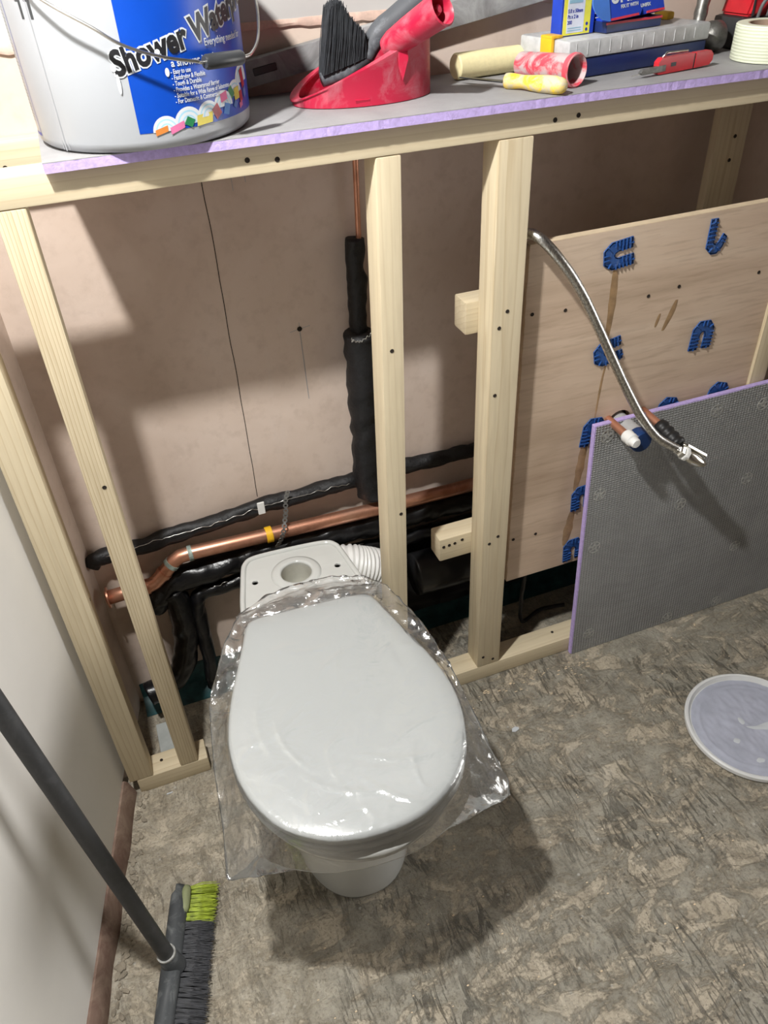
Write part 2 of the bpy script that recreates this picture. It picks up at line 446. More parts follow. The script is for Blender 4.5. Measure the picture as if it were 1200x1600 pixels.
def text_bm(body, size, offset=0.0, ext=.0002, shear=0, align='LEFT', sx=1.0):
    cu = bpy.data.curves.new('tmp', 'FONT'); cu.body = body; cu.size = size; cu.offset = offset; cu.extrude = ext
    cu.shear = shear; cu.align_x = align; cu.resolution_u = 3
    o = bpy.data.objects.new('tmp', cu); COL.objects.link(o)
    dg = bpy.context.evaluated_depsgraph_get(); dg.update()
    me = o.evaluated_get(dg).to_mesh(); bm = nb(); bm.from_mesh(me)
    o.evaluated_get(dg).to_mesh_clear(); bpy.data.objects.remove(o); bpy.data.curves.remove(cu)
    if sx != 1: bmesh.ops.scale(bm, vec=(sx, 1, 1), verts=bm.verts)
    return bm
def merge(dst, src, mtx=None):
    if mtx is not None: bmesh.ops.transform(src, matrix=mtx, verts=src.verts)
    me = bpy.data.meshes.new('tmp'); src.to_mesh(me); src.free(); dst.from_mesh(me); bpy.data.meshes.remove(me)

# ------------------------------------------------------------ room shell
WY = .235                                   # face of the back wall
def wx(y): return .257 + .235*y             # face of the left wall (not square to the frame)
bm = nb(); box(bm, -.6, 2.45, -2.3, .30, -.05, 0); struct('floor', bm, M['floor'])
bm = nb(); box(bm, .1, 2.45, WY, WY+.06, 0, 1.257); struct('wall_back', bm, M['plaster'])
bm = nb(); box(bm, .1, 2.45, WY-.003, WY+.06, 1.262, 2.42); struct('wall_back_upper', bm, plain('off_white_board', (.50,.49,.47), .6, vary=.06, scale=6))
bm = nb()
rng = random.Random(5)
rows = []
for i in range(160):
    x = .28 + i*.0135
    j = (rng.random()-.5)*.004
    rows.append([bm.verts.new((x, y, z)) for y, z in ((WY+.01, 1.251+j), (WY-.004, 1.253+j), (WY-.0055, 1.2575+j*.3), (WY-.004, 1.2635-j*.3), (WY+.01, 1.2635))])
for a, b in zip(rows, rows[1:]):
    for k in range(4): bm.faces.new((a[k], b[k], b[k+1], a[k+1]))
struct('trim_1', fixn(bm), plain('rough_plaster_edge', (.62,.45,.37), .85, vary=.2, scale=60), smooth=True)
def wall_strip(y0, y1, z0, z1, out, mat, name, thick=.06):
    bm = nb(); vs = []
    for z in (z0, z1):
        for x, y in ((wx(y0)+out, y0), (wx(y1)+out, y1), (wx(y1)-thick, y1), (wx(y0)-thick, y0)):
            vs.append(bm.verts.new((x, y, z)))
    for f in ((3,2,1,0), (4,5,6,7), (0,1,5,4), (1,2,6,5), (2,3,7,6), (3,0,4,7)): bm.faces.new([vs[i] for i in f])
    return struct(name, fixn(bm), mat)
wall_strip(-2.3, .0495, .045, 2.42, 0, M['white_wall'], 'wall_left')
wall_strip(.05, .30, 0, 2.42, -.001, M['plaster'], 'wall_left_bare')
# rough brown strip below the left wall's boarding
bm = nb(); n = 90
rows = []
for i in range(n+1):
    y = -1.9 + i*(1.905)/n; x = wx(y)
    j = noise.noise(Vector((y*14, 3, 0)))*.004; k2 = noise.noise(Vector((y*40, 7, 0)))*.003
    rows.append([bm.verts.new(p) for p in ((x-.02, y, .0), (x+.018+j, y, .0), (x+.016+j, y, .012+k2), (x+.009+j*.5, y, .040+k2), (x+.004, y, .047), (x-.02, y, .047))])
for a, b in zip(rows, rows[1:]):
    for k in range(5): bm.faces.new((a[k], a[k+1], b[k+1], b[k]))
struct('baseboard_left', fixn(bm), M['skirt'], smooth=True)
bm = nb(); box(bm, 2.4, 2.46, -2.3, .30, 0, 2.42); struct('wall_right', bm, M['bare_board'])
bm = nb(); box(bm, -.6, 2.46, -2.36, -2.3, 0, 2.42); struct('wall_front', bm, M['bare_board'])
bm = nb(); box(bm, -.6, 2.46, -2.36, .30, 2.42, 2.47); struct('ceiling', bm, M['bare_board'])
# teal membrane turned up where wall meets floor
bm = nb(); rows = []
for i in range(100):
    x = .32 + i*.0205; h = .070 + .03*noise.noise(Vector((x*5, 0, 0)))
    rows.append([bm.verts.new(p) for p in ((x, WY-.05, .0015), (x, WY-.018, .003), (x, WY-.004, .015), (x, WY-.002, h), (x, WY+.004, h))])
for a, b in zip(rows, rows[1:]):
    for k in range(4): bm.faces.new((a[k], a[k+1], b[k+1], b[k]))
struct('trim_2', fixn(bm), M['teal'], smooth=True)

# plaster cracks and marker cross on the back wall
def thin_line(bm, pts, wdt, y=WY-.0006):
    for a, b in zip(pts, pts[1:]):
        a = Vector(a); b = Vector(b); d = (b-a).normalized(); n_ = Vector((-d.y, d.x))*wdt/2
        vs = [bm.verts.new((p.x, y, p.y)) for p in (a-n_, b-n_, b+n_, a+n_)]
        bm.faces.new(vs)
bm = nb()
pts = [(.647+.004*noise.noise(Vector((z*9, 1, 0))), z) for z in [1.12-.01*i for i in range(66)]]
thin_line(bm, pts, .0012)
o = mesh_obj('crack', fixn(bm), M['hole'], base=(.647, WY, .8))
tag(o, 'thin dark vertical crack down the bare pink plaster wall', 'crack')
bm = nb(); thin_line(bm, [(.770, .800), (.7725, .66)], .0012); thin_line(bm, [(.752, .797), (.789, .803)], .0009); thin_line(bm, [(.770, .812), (.770, .795)], .0009)
o = mesh_obj('pencil_mark', fixn(bm), M['ink_grey'], base=(.77, WY, .8)); tag(o, 'pencil cross with a plumb line drawn below it on the plaster', 'mark')
bm = nb(); lathe(bm, [(0, 0), (.0045, 0), (.0045, .0008), (0, .0008)], 14, axis_m((.770, WY-.0002, .800), (0, -1, 0)))
o2 = mesh_obj('drill_hole', fixn(bm), M['hole'], parent=o)
bm = nb(); thin_line(bm, [(.690, 1.09), (.691, 1.045)], .0009)
thin_line(bm, [(.711, 1.09), (.712, 1.055)], .0009)
o = mesh_obj('pencil_mark', fixn(bm), M['ink_grey'], base=(.70, WY, 1.07)); tag(o, 'pair of short pencil ticks on the plaster under the rail', 'mark')

# ------------------------------------------------------------ timber frame
def screw_holes(parent, spots, nrm=(0,-1,0), r=.0034):
    for p in spots:
        bm = nb(); lathe(bm, [(0, 0), (r, 0), (r*.9, .0007), (r*.55, .0004), (0, .0002)], 12, axis_m(p, nrm))
        mesh_obj('screw_hole', fixn(bm), M['hole'], parent=parent)
def timber(name, label, x0, x1, y0, y1, z0, z1, mat, holes=(), shear=0, cat='timber', group=None, bev=.003, nrm=(0,-1,0)):
    t = thing(name, label, cat, ((x0+x1)/2, (y0+y1)/2, z0), group)
    bm = nb(); box(bm, x0, x1, y0, y1, z0, z1, bev, 2)
    for v in bm.verts: v.co.x += shear*(v.co.z-z0)/(z1-z0)
    mesh_obj('beam', fixn(bm), mat, parent=t, smooth=True)
    screw_holes(t, holes, nrm); return t
D, HP = .050, .042
ZR0, ZR1 = 1.1235, 1.1595
timber('top_rail', 'long horizontal pine rail under the front edge of the board shelf', .271, 2.39, 0, D, ZR0, ZR1, M['wood_x'],
       [(.674,0,1.142),(.712,0,1.138),(1.109,0,1.139),(1.146,0,1.141)], cat='rail')
timber('wall_batten', 'pine batten screwed to the back wall behind the bucket', .305, 2.39, WY-.045, WY-.0005, 1.115, 1.1590, M['wood_x2'],
       [(.385,WY-.0455,1.128)], cat='batten')
G = 'upright studs of the pine frame'
timber('timber_stud', 'pine stud standing right against the left wall', .2715, .3175, 0, D, HP, ZR0-.0005, M['wood_v4'],
       [(.3175,.027,.50)], group=G, cat='stud', shear=.001, nrm=(1,0,0))
timber('timber_stud', 'strongly grained pine stud, second from the left wall', .371, .407, 0, D, HP, ZR0-.0005, M['wood_v2'],
       [(.395,0,.723)], group=G, cat='stud')
timber('timber_stud', 'pine stud behind the toilet, beside the black wrapped vertical pipe', .8265, .8625, 0, D, .0, ZR0-.0005, M['wood_v3'],
       [(.855,0,.864-.02),(.860,0,.526)], shear=.0167, group=G, cat='stud')
timber('timber_stud', 'wide pine stud at the left edge of the plywood with short blocks behind it', 1.0255, 1.0795, 0, D, HP, ZR0-.0005, M['wood_v'],
       [(1.051,0,.87),(1.038,0,.844),(1.036,0,.723),(1.058,0,.408),(1.04,0,.395),(1.039,0,.071),(1.063,0,.056)], shear=-.0015, group=G, cat='stud')
timber('timber_stud', 'pine stud at the right picture edge in front of the plywood', 1.6205, 1.6585, .0265, .0765, HP, ZR0-.0005, M['wood_v4'], group=G, cat='stud')
timber('wall_post', 'shadowed vertical timber against the back wall, seen above the plywood', 1.545, 1.612, WY-.065, WY-.0465, 0, 1.1145, M['wood_v'],
       [(1.585,WY-.0655,1.03),(1.583,WY-.0655,.99)], cat='post')
timber('sole_plate', 'short pine sole plate on the floor in the left corner', .2845, .4255, 0, D, 0, HP-.0002, M['wood_x2'], [(.337,.03,HP-.0002)], cat='sole plate', nrm=(0,0,1))
timber('sole_plate', 'long pine sole plate on the floor running right behind the leaning grey board', .902, 2.39, 0, D, 0, HP-.0002, M['wood_x'],
       [(1.231,.03,HP-.0002),(.969,.03,HP-.0002)], cat='sole plate', nrm=(0,0,1))
timber('noggin', 'short pine block poking out left of the wide stud, level with the blue clips', 1.003, 2.2, D+.0004, D+.045, .817, .873, M['wood_x2'], cat='noggin', bev=.004)
timber('noggin', 'lower pine block poking out left of the wide stud, near the copper pipe', .957, 2.2, D+.0004, D+.045, .337, .392, M['wood_x'],
       [(.966,D+.0002,.373),(.978,D+.0002,.374),(.990,D+.0002,.375),(1.006,D+.0002,.379)], cat='noggin', bev=.004)

# ------------------------------------------------------------ plywood with clips
ply = thing('plywood_panel', 'plywood sheet fixed to the frame with blue clips stuck on it', 'plywood', (1.36, .04, .245))
bm = nb()
# outline with circular opening is drawn as a dark recessed disc part; rough cut left edge
rng = random.Random(3)
poly = [(1.103, .245), (1.6195, .245), (1.6195, .955), (1.103, .955)]
left = [(1.103 + (rng.random()-.5)*.0016, .955 - i*(.71)/60) for i in range(1, 60)]
poly = poly + left
bm2 = curve_plate([poly, circle_pts(1.325, .578, .027, 28)], .0085)
merge(bm, bm2, frame_m((0, .0415, 0), (1,0,0), (0,0,1)))
mesh_obj('sheet', fixn(bm), M['ply'], parent=ply)
bm = nb(); box(bm, 1.1035, 1.619, .0335, .0495, .9552, .9560)
mesh_obj('pale_top_edge', bm, M['wood_end'], parent=ply)
screw_holes(ply, [(1.116,.0328,.839),(1.179,.0328,.834),(1.344,.0328,.828),(1.406,.0328,.834),(1.579,.0328,.829),(1.112,.0328,.357),(1.163,.0328,.355)])
# dried glue runs
def smear(pts, wd):
    bm = nb(); a = None
    P = catmull([(p[0], 0, p[1]) for p in pts], 6)
    rows = []
    for i, p in enumerate(P):
        t = i/(len(P)-1); h = wd*(.35+.65*math.sin(PI*min(1, max(0, t*.9+.05))))*(1+.25*noise.noise(Vector((p.z*60, 0, 1))))
        rows.append([bm.verts.new((p.x-h, .0329, p.z)), bm.verts.new((p.x, .0321, p.z)), bm.verts.new((p.x+h, .0329, p.z))])
    for a, b in zip(rows, rows[1:]):
        for k in range(2): bm.faces.new((a[k], a[k+1], b[k+1], b[k]))
    mesh_obj('glue_run', fixn(bm), M['dried'], parent=ply, smooth='all')
smear([(1.268,.895),(1.270,.86),(1.271,.82),(1.270,.765)], .0075)
smear([(1.277,.72),(1.272,.68),(1.268,.60)], .0025)
smear([(1.407,.81),(1.400,.785),(1.388,.755)], .006)
smear([(1.376,.79),(1.370,.765)], .0035)
smear([(1.253,.56),(1.250,.50),(1.245,.44)], .009)
smear([(1.245,.39),(1.240,.34),(1.236,.30)], .010)

def clip_poly(kind):
    if kind == 'arch':      # horseshoe, opening down
        return [(-.0235,-.028),(-.0235,.014),(-.012,.029),(.012,.029),(.0235,.014),(.0235,-.026),(.0055,-.026),(.0055,.002),(.0025,.008),(-.0025,.008),(-.0055,.002),(-.0055,-.028)]
    return [(-.018,-.014),(-.018,.036),(-.004,.036),(-.004,-.006),(.002,-.010),(.008,-.004),(.014,.008),(.022,.002),(.016,-.016),(.006,-.026),(-.006,-.026)]
def clip(x, z, ang, label, kind='arch', y=.0328, th=.0055, sc=1.0):
    t = thing('blue_clip', label, 'spacer clip', (x, y, z), 'blue plastic clips on the plywood')
    SGN = 1
    m = frame_m((x, y, z), (math.cos(ang), 0, math.sin(ang)), (-math.sin(ang), 0, math.cos(ang)))
    P = [(a*sc, b*sc) for a, b in clip_poly(kind)]
    bm = nb(); prism(bm, P, th*.45, m)
    mesh_obj('plate', fixn(bm), M['blue_clip'], parent=t)
    bm = nb()
    # raised rim and ribs
    n = len(P)
    for i in range(n):
        a = Vector((*P[i], 0)); b = Vector((*P[(i+1) % n], 0)); d = (b-a)
        mm = m @ frame_m(a*.97+Vector((0,0,th*.45)), d, Vector((d.y, -d.x, 0)) * SGN)
        box(bm, 0, d.length*.97, .0, .0018, 0, th*.55, mtx=mm)
    for i in range(0, n):
        a = Vector((*P[i], 0)); b = Vector((*P[(i+1) % n], 0)); mid = (a+b)/2
        if (b-a).length < .011*sc: continue
        d = (b-a).normalized(); q = Vector((d.y, -d.x, 0)) * SGN
        k = int((b-a).length/(.0065*sc))
        for j in range(1, k):
            p = a + (b-a)*j/k
            box(bm, 0, .009*sc, -.0007, .0007, 0, th*.5, mtx=m @ frame_m(p+Vector((0,0,th*.45)), q, d))
    mesh_obj('ribs', fixn(bm), M['blue_clip'], parent=t)
clip(1.270, .914, PI/2+.12, 'blue clip opening right, uppermost left on the plywood')
clip(1.464, .908, .0, 'broken hook-shaped blue clip high on the plywood near the right edge', 'hook')
clip(1.276, .737, PI/2+.20, 'blue clip behind the braided hose, halfway up the plywood')
clip(1.479, .727, -.06, 'blue arch clip alone in the middle right of the plywood')
clip(1.268, .572, -.1, 'blue arch clip at the top left corner of the leaning grey board', sc=1.05)
clip(1.432, .578, -.25, 'blue clip showing just right of the copper stubs over the board top')
clip(1.548, .584, -.3, 'blue clip half hidden behind the board top, furthest right')
clip(1.262, .418, .05, 'blue clip halfway down the left edge of the leaning grey board')
clip(1.258, .282, .05, 'lowest blue clip, by the bottom corner of the plywood')

# ------------------------------------------------------------ leaning tile backer board
lean = math.atan2(.027, .60)
X0 = 1.257
bo = thing('backer_board', 'dark grey tile backer board with lilac foam edge leaning on the frame', 'board', (1.55, -.008, 0))
mb = Matrix.Translation((X0, -.0145, .0005)) @ Matrix.Rotation(-lean, 4, 'X')
def bpt(x, z, y=0): return mb @ Vector((x-X0, y, z))
BT = .598
bm = nb(); box(bm, .0, .62, .0012, .0115, .0, BT, .0008, 1, mtx=mb); mesh_obj('foam_core', bm, M['lilac'], parent=bo)
bm = nb()
fr_poly = [(.0035, .0), (.62, .0), (.62, BT-.003)]
for i in range(60): fr_poly.append((.62-(.6165)*i/59, BT-.003+.0018*noise.noise(Vector((i*.4, 5, 0)))))
prism(bm, fr_poly, .0014, mb @ frame_m((0, .0012, 0), (1,0,0), (0,0,1)))
mesh_obj('grey_facing', fixn(bm), M['board_grey'], parent=bo)
def washer(x, z):
    bm = nb(); R_ = .0145
    def arc(r, a0, a1, n): return [(r*math.cos(a0+(a1-a0)*k/n), r*math.sin(a0+(a1-a0)*k/n)) for k in range(n+1)]
    loops = [circle_pts(0, 0, R_, 28)]
    for k in range(5):
        a = 2*PI*k/5+.3; loops.append(arc(R_*.84, a+.17, a+2*PI/5-.17, 5) + arc(R_*.42, a+2*PI/5-.3, a+.3, 3))
    loops.append(circle_pts(0, 0, R_*.12, 8))
    b2 = curve_plate(loops, .0003)
    merge(bm, b2, mb @ frame_m((x-X0, -.0006, z), (1,0,0), (0,0,1)))
    mesh_obj('fixing_washer', fixn(bm), M['washer'], parent=bo)
for x, z in ((1.286,.570),(1.284,.437),(1.287,.303),(1.492,.352),(1.538,.563),(1.66,.369),(1.674,.18),(1.658,.016),(1.655,.55),(1.30,.05),(1.518,.016)): washer(x, z)

# ------------------------------------------------------------ pipes through the plywood
def ring_r(base, n, amp, i): return base + (amp if i % 2 else 0)
t = thing('copper_pipe', 'short copper pipe stub with a white plastic cap by the board corner', 'pipe', (1.298, .04, .592), 'copper stubs through the plywood')
bm = nb(); tube(bm, [(1.2985,.12,.594),(1.2985,-.030,.591)], .0078, 24); mesh_obj('pipe', fixn(bm), M['copper'], parent=t, smooth=True)
bm = nb(); lathe(bm, [(0,0),(.0105,0),(.0125,.002),(.0130,.006),(.0122,.013),(.0128,.016),(.0122,.021),(.0098,.023),(.0095,.031),(.0078,.034),(0,.0345)], 28, axis_m((1.2985,-.026,.591), (0,-1,-.02)))
mesh_obj('end_cap', fixn(bm), M['white_plastic'], parent=t, smooth=True)['label'] = 'white plastic end cap'
t = thing('waste_pipe', 'grey plastic waste pipe with a dark blue end cap between the copper stubs', 'pipe', (1.328, .03, .575))
bm = nb(); tube(bm, [(1.327,.12,.579),(1.327,-.020,.575)], .0195, 32, rf=lambda i, a: 0); mesh_obj('pipe', fixn(bm), M['grey_pipe'], parent=t, smooth=True)
bm = nb(); lathe(bm, [(0,0),(.0205,0),(.0215,.002),(.0215,.020),(.0195,.023),(0,.0235)], 32, axis_m((1.327,-.018,.575), (0,-1,0)))
mesh_obj('end_cap', fixn(bm), M['deep_blue'], parent=t, smooth=True)['label'] = 'dark blue end cap'
t = thing('copper_pipe', 'copper pipe stub right of the waste pipe ending in black wrapped fitting', 'pipe', (1.375, .04, .59), 'copper stubs through the plywood')
bm = nb(); tube(bm, [(1.374,.032,.594),(1.377,-.03,.588)], .0078, 24); mesh_obj('pipe', fixn(bm), M['copper'], parent=t, smooth=True)
bm = nb()
ps = [Vector((1.3765,-.018,.589)).lerp(Vector((1.385,-.072,.572)), i/16) for i in range(17)]
tube(bm, ps, [.0128+.0022*((i//2) % 2)+.0012*noise.noise(Vector((i, 0, 0))) for i in range(17)], 24)
mesh_obj('black_joint', fixn(bm), M['black_rubber'], parent=t, smooth='all')['label'] = 'black rubber wrapped joint'

hose = thing('flexible_hose', 'braided steel hose hanging from the plywood top down to a chrome valve', 'hose', (1.10, .0, .97))
P = catmull([(1.092,.066,.950),(1.0935,.030,.976),(1.106,.004,.972),(1.138,-.012,.934),(1.172,-.02,.884),(1.207,-.028,.820),(1.240,-.036,.757),(1.272,-.044,.697),(1.303,-.054,.643),(1.335,-.068,.600),(1.372,-.084,.574)], 8)
bm = nb(); tube(bm, P, [.0082+.0003*noise.noise(Vector((i*.35,0,0))) for i in range(len(P))], 20)
mesh_obj('braided_sleeve', fixn(bm), M['braid'], parent=hose, smooth='all')
bm = nb(); tube(bm, [(1.0915,.076,.944),(1.092,.058,.957),(1.0935,.034,.975)], .0092, 16); mesh_obj('end_sleeve', fixn(bm), M['black_rubber'], parent=hose, smooth=True)['label'] = 'black end sleeve'
dv = Vector((.038, -.010, -.026)).normalized()
bm = nb(); lathe(bm, [(.0068,0),(.0085,.001),(.0085,.010),(.0115,.012),(.0115,.018),(.009,.020),(.007,.021)], 6, axis_m(Vector((1.366,-.082,.577)), dv)); mesh_obj('hose_nut', fixn(bm), M['chrome'], parent=hose)
val = thing('isolating_valve', 'chrome isolating valve joining braided hose to the copper stub', 'valve', (1.40, -.09, .55))
v0 = Vector((1.366,-.082,.577)) + dv*.022
bm = nb(); lathe(bm, [(0,0),(.0125,.0),(.0135,.002),(.0135,.007),(.012,.009),(.010,.010),(0,.010)], 8, axis_m(v0, dv)); mesh_obj('collar', fixn(bm), M['white_plastic'], parent=val)['label'] = 'off-white sealing collar'
bm = nb(); lathe(bm, [(0,0),(.0105,0),(.0115,.004),(.013,.012),(.0128,.022),(.0105,.034),(.0075,.043),(.004,.048),(0,.049)], 24, axis_m(v0+dv*.0102, dv) @ Matrix.Scale(.78, 4, (0,1,0)))
mesh_obj('body', fixn(bm), M['chrome'], parent=val, smooth='all')
bm = nb(); box(bm, -.003, .003, -.0025, .0025, 0, .050, .001, 1, mtx=axis_m(v0+dv*.004+Vector((.004,.002,.0155)), dv)); mesh_obj('lever', fixn(bm), M['chrome'], parent=val)
bm = nb(); tube(bm, [(1.3855,-.0735,.5715), v0+dv*.026+Vector((.002,.010,.0075))], [.0098,.0085], 18); mesh_obj('tail_nut', fixn(bm), M['chrome'], parent=val, smooth=True)

# ------------------------------------------------------------ pipework behind the frame
def lag(name, label, pts, r, mat='black_felt', rough=.35, n=10, cat='pipe lagging', seed=0, straight=False):
    P = [Vector(p) for p in pts] if straight else catmull(pts, n)
    Q = []
    for a, b in zip(P, P[1:]):
        k = max(1, int((b-a).length/.006)); Q += [a.lerp(b, j/k) for j in range(k)]
    Q.append(P[-1])
    def rf(i, a):
        p = Q[i]; return r*rough*noise.noise(Vector((p.x*38+math.cos(a)*.9+seed, p.z*38+math.sin(a)*.9, seed)))
    bm = nb(); tube(bm, Q, r, 16, rf=rf)
    o = mesh_obj(name, fixn(bm), M[mat], base=tuple(Q[0]), smooth='all'); return tag(o, label, cat)
main = thing('copper_pipe', 'thick horizontal copper pipe with soldered bends behind the toilet', 'pipe', (.70, .18, .40))
Pm = [(.3215,.19,.356),(.36,.19,.357),(.402,.19,.357),(.418,.19,.363),(.436,.19,.378),(.460,.19,.401),(.474,.19,.409),(.495,.19,.4105),(.65,.19,.405),(.90,.19,.397),(1.5,.19,.392)]
bm = nb(); tube(bm, Pm, .014, 28); mesh_obj('pipe', fixn(bm), M['copper'], parent=main, smooth='all')
for a, b in (((.402,.19,.357),(.433,.19,.3755)), ((.452,.19,.394),(.500,.19,.4103))):
    pts = catmull([a, Vector(a).lerp(Vector(b), .5)+Vector((0,0,.0005)), b], 4)
def coll(a, b, mat, r=.0158):
    bm = nb(); tube(bm, [a, b], r, 28); mesh_obj('solder_joint', fixn(bm), mat, parent=main, smooth=True)
coll((.392,.19,.357),(.404,.19,.3572), M['copper']); coll((.434,.19,.3762),(.440,.19,.3818), M['copper'])
coll((.452,.19,.3935),(.458,.19,.399), M['solder'], .0155); coll((.490,.19,.4102),(.498,.19,.4104), M['solder'], .0155)
bm = nb(); lathe(bm, [(.0142,0),(.021,0),(.021,.003),(.0142,.003)], 28, axis_m((.324,.19,.356), (1,0,0)), closed=True); mesh_obj('wall_collar', fixn(bm), M['copper'], parent=main, smooth=True)

t = thing('vertical_copper_pipes', 'slim copper pipe dropping from the rail into black lagging, left of the pair', 'pipe', (.876, .222, .94), 'slim vertical copper pipes')
bm = nb(); tube(bm, [(.878,.222,1.1149),(.8745,.222,.90)], .0048, 14); t.name = 'copper_pipe'; mesh_obj('pipe', fixn(bm), M['copper'], parent=t, smooth=True)
BASE[t.name] = Vector((.876,.222,.94))
bm = nb(); tube(bm, [(.889,.222,1.1149),(.8845,.222,.90)], .0048, 14)
o = mesh_obj('copper_pipe', fixn(bm), M['copper'], base=(.884,.222,.94), smooth=True)
tag(o, 'slim copper pipe dropping from the rail into black lagging, right of the pair', 'pipe', 'slim vertical copper pipes')
lag('pipe_lagging', 'narrow upper length of black lagging around the slim copper pipes', [(.877,.219,.946),(.874,.219,.90),(.876,.219,.86),(.874,.219,.80),(.876,.219,.765)], .0165, seed=3, rough=.35)
lag('pipe_lagging', 'wide black felt lagging on the vertical pipe left of the middle stud', [(.871,.204,.785),(.871,.204,.70),(.870,.204,.60),(.868,.204,.50),(.874,.204,.43)], .030, seed=7, rough=.2)
lag('pipe_lagging', 'ragged black lagging strip along the plaster above the thick copper pipe', [(.316,.218,.42),(.33,.218,.432),(.40,.218,.435),(.47,.218,.441),(.55,.218,.447),(.66,.218,.4585),(.74,.218,.4595),(.83,.218,.462),(.95,.218,.465),(1.1,.218,.464),(1.5,.218,.462)], .0155, seed=11, rough=.35)
lag('pipe_lagging', 'black lagging on the horizontal pipe directly below the thick copper pipe', [(.40,.205,.29),(.425,.205,.325),(.47,.205,.343),(.55,.205,.351),(.70,.205,.353),(.90,.205,.351),(1.2,.205,.346),(1.5,.205,.345)], .026, 'black_tape', seed=15, rough=.3)
lag('pipe_lagging', 'thick black lagged pipe curving down behind the two left studs', [(.44,.198,.325),(.448,.198,.28),(.446,.198,.20),(.43,.190,.14),(.40,.180,.10),(.34,.170,.085)], .026, 'black_tape', seed=19, rough=.2)
lag('pipe_lagging', 'black lagging that runs left behind the toilet and turns down to the floor', [(1.5,.200,.286),(1.1,.200,.290),(.85,.200,.294),(.68,.200,.300),(.56,.200,.300),(.50,.200,.296),(.484,.198,.275),(.480,.196,.20),(.478,.190,.10),(.474,.180,.04)], .0155, 'black_tape', seed=23, rough=.35)
lag('soil_pipe', 'wide glossy black pipe low between the middle and wide studs', [(.945,.165,.212),(1.05,.165,.210),(1.2,.165,.205),(1.5,.165,.20)], .048, 'membrane', seed=27, rough=.06, cat='pipe')
lag('loose_cable', 'thin dark cable hanging under the plywood to the floor', [(1.19,.105,.30),(1.192,.105,.18),(1.188,.105,.08),(1.20,.11,.015),(1.26,.13,.012),(1.32,.12,.014)], .0045, 'black_rubber', seed=31, cat='cable')
def thread(pts, label_base, seed):
    P = catmull(pts, 14); out = []
    for i, p in enumerate(P):
        out.append(p + Vector((.004*noise.noise(Vector((i*.5, seed, 0))), -.0005, .006*noise.noise(Vector((i*.45, seed, 5))))))
    bm = nb(); tube(bm, out, .0006, 6); return bm
for nm, pts, lb, sd in (('thread', [(.345,.2015,.444),(.45,.2015,.452),(.56,.2015,.457),(.66,.2015,.468),(.74,.2015,.470),(.83,.2015,.47)], 'silvery torn edge thread along the ragged lagging over the copper pipe', 1),
                        ('thread', [(.52,.178,.322),(.60,.178,.326),(.70,.178,.328),(.84,.178,.326)], 'silvery seam thread on the lagging right behind the toilet platform', 2),
                        ('thread', [(.845,.1745,.79),(.858,.1735,.783),(.872,.1735,.788),(.890,.1750,.80)], 'pale frayed thread across the wide vertical lagging top', 3)):
    o = mesh_obj(nm, fixn(thread(pts, lb, sd)), M['steel'], base=pts[0], smooth='all'); tag(o, lb, 'thread')
# membrane scrap on wall side
bm = nb(); rows = []
for i in range(30):
    x = .875+i*.013; row = []
    for j in range(14):
        z = .075+j*.0165; row.append(bm.verts.new((x, .222-.008*noise.noise(Vector((x*12, z*12, 0)))-.10*max(0, (5-j)/5)**2*.35, z*(1+.08*noise.noise(Vector((x*9, 0, 0)))))))
    rows.append(row)
for a, b in zip(rows, rows[1:]):
    for k in range(13): bm.faces.new((a[k], b[k], b[k+1], a[k+1]))
r_ = bmesh.ops.solidify(bm, geom=bm.faces[:], thickness=.002)
o = mesh_obj('black_sheeting', fixn(bm), M['membrane'], base=(1.06, .22, .08), smooth='all'); tag(o, 'crumpled black plastic sheeting against the wall between the right studs', 'sheeting')

# clips and banding on the big pipe
t = thing('yellow_pipe_clip', 'yellow strip wrapped over the thick copper pipe', 'clip', (.648, .172, .41))
bm = nb(); rows = []
for k in range(15):
    a = -.7+k*(2.9)/14; rows.append([bm.verts.new((.643+dx, .19-math.cos(a)*rr, .405+math.sin(a)*rr)) for dx, rr in ((0,.0145),(.013,.0145),(.013,.0165),(0,.0165))])
for a, b in zip(rows, rows[1:]):
    for k in range(4): bm.faces.new((a[k], a[(k+1) % 4], b[(k+1) % 4], b[k]))
bm.faces.new(rows[0]); bm.faces.new(rows[-1][::-1])
mesh_obj('strip', fixn(bm), M['yellow'], parent=t, smooth=True)
bm = nb(); box(bm, .638, .652, .198, .2012, .452, .480, .001, 1)
o = mesh_obj('white_pipe_clip', bm, M['white_plastic'], base=(.645,.2,.452)); tag(o, 'small white plastic tab sticking up on the black lagging', 'clip')
bm = nb()
bpts = catmull([(.700,.199,.487),(.694,.1985,.47),(.690,.190,.452),(.684,.182,.436),(.676,.170,.419),(.668,.168,.402),(.66,.172,.386)], 4)
for i, p in enumerate(bpts):
    d = (bpts[min(i+1, len(bpts)-1)]-bpts[max(i-1, 0)]).normalized()
    if i % 2 == 0:
        b2 = curve_plate([circle_pts(0,0,.0052,14), circle_pts(0,0,.0024,10)], .0005)
        merge(bm, b2, frame_m(p, d, Vector((1,0,0)).cross(Vector((0,-1,0))) if abs(d.z) < .5 else Vector((1,0,0))))
    else:
        box(bm, -.0035, .0035, -.0022, .0022, -.0005, .0005, mtx=frame_m(p, d, Vector((1,0,0))))
o = mesh_obj('fixing_band', fixn(bm), M['strap_steel'], base=(.68,.18,.44)); tag(o, 'perforated steel fixing band looped over the copper pipe', 'band')

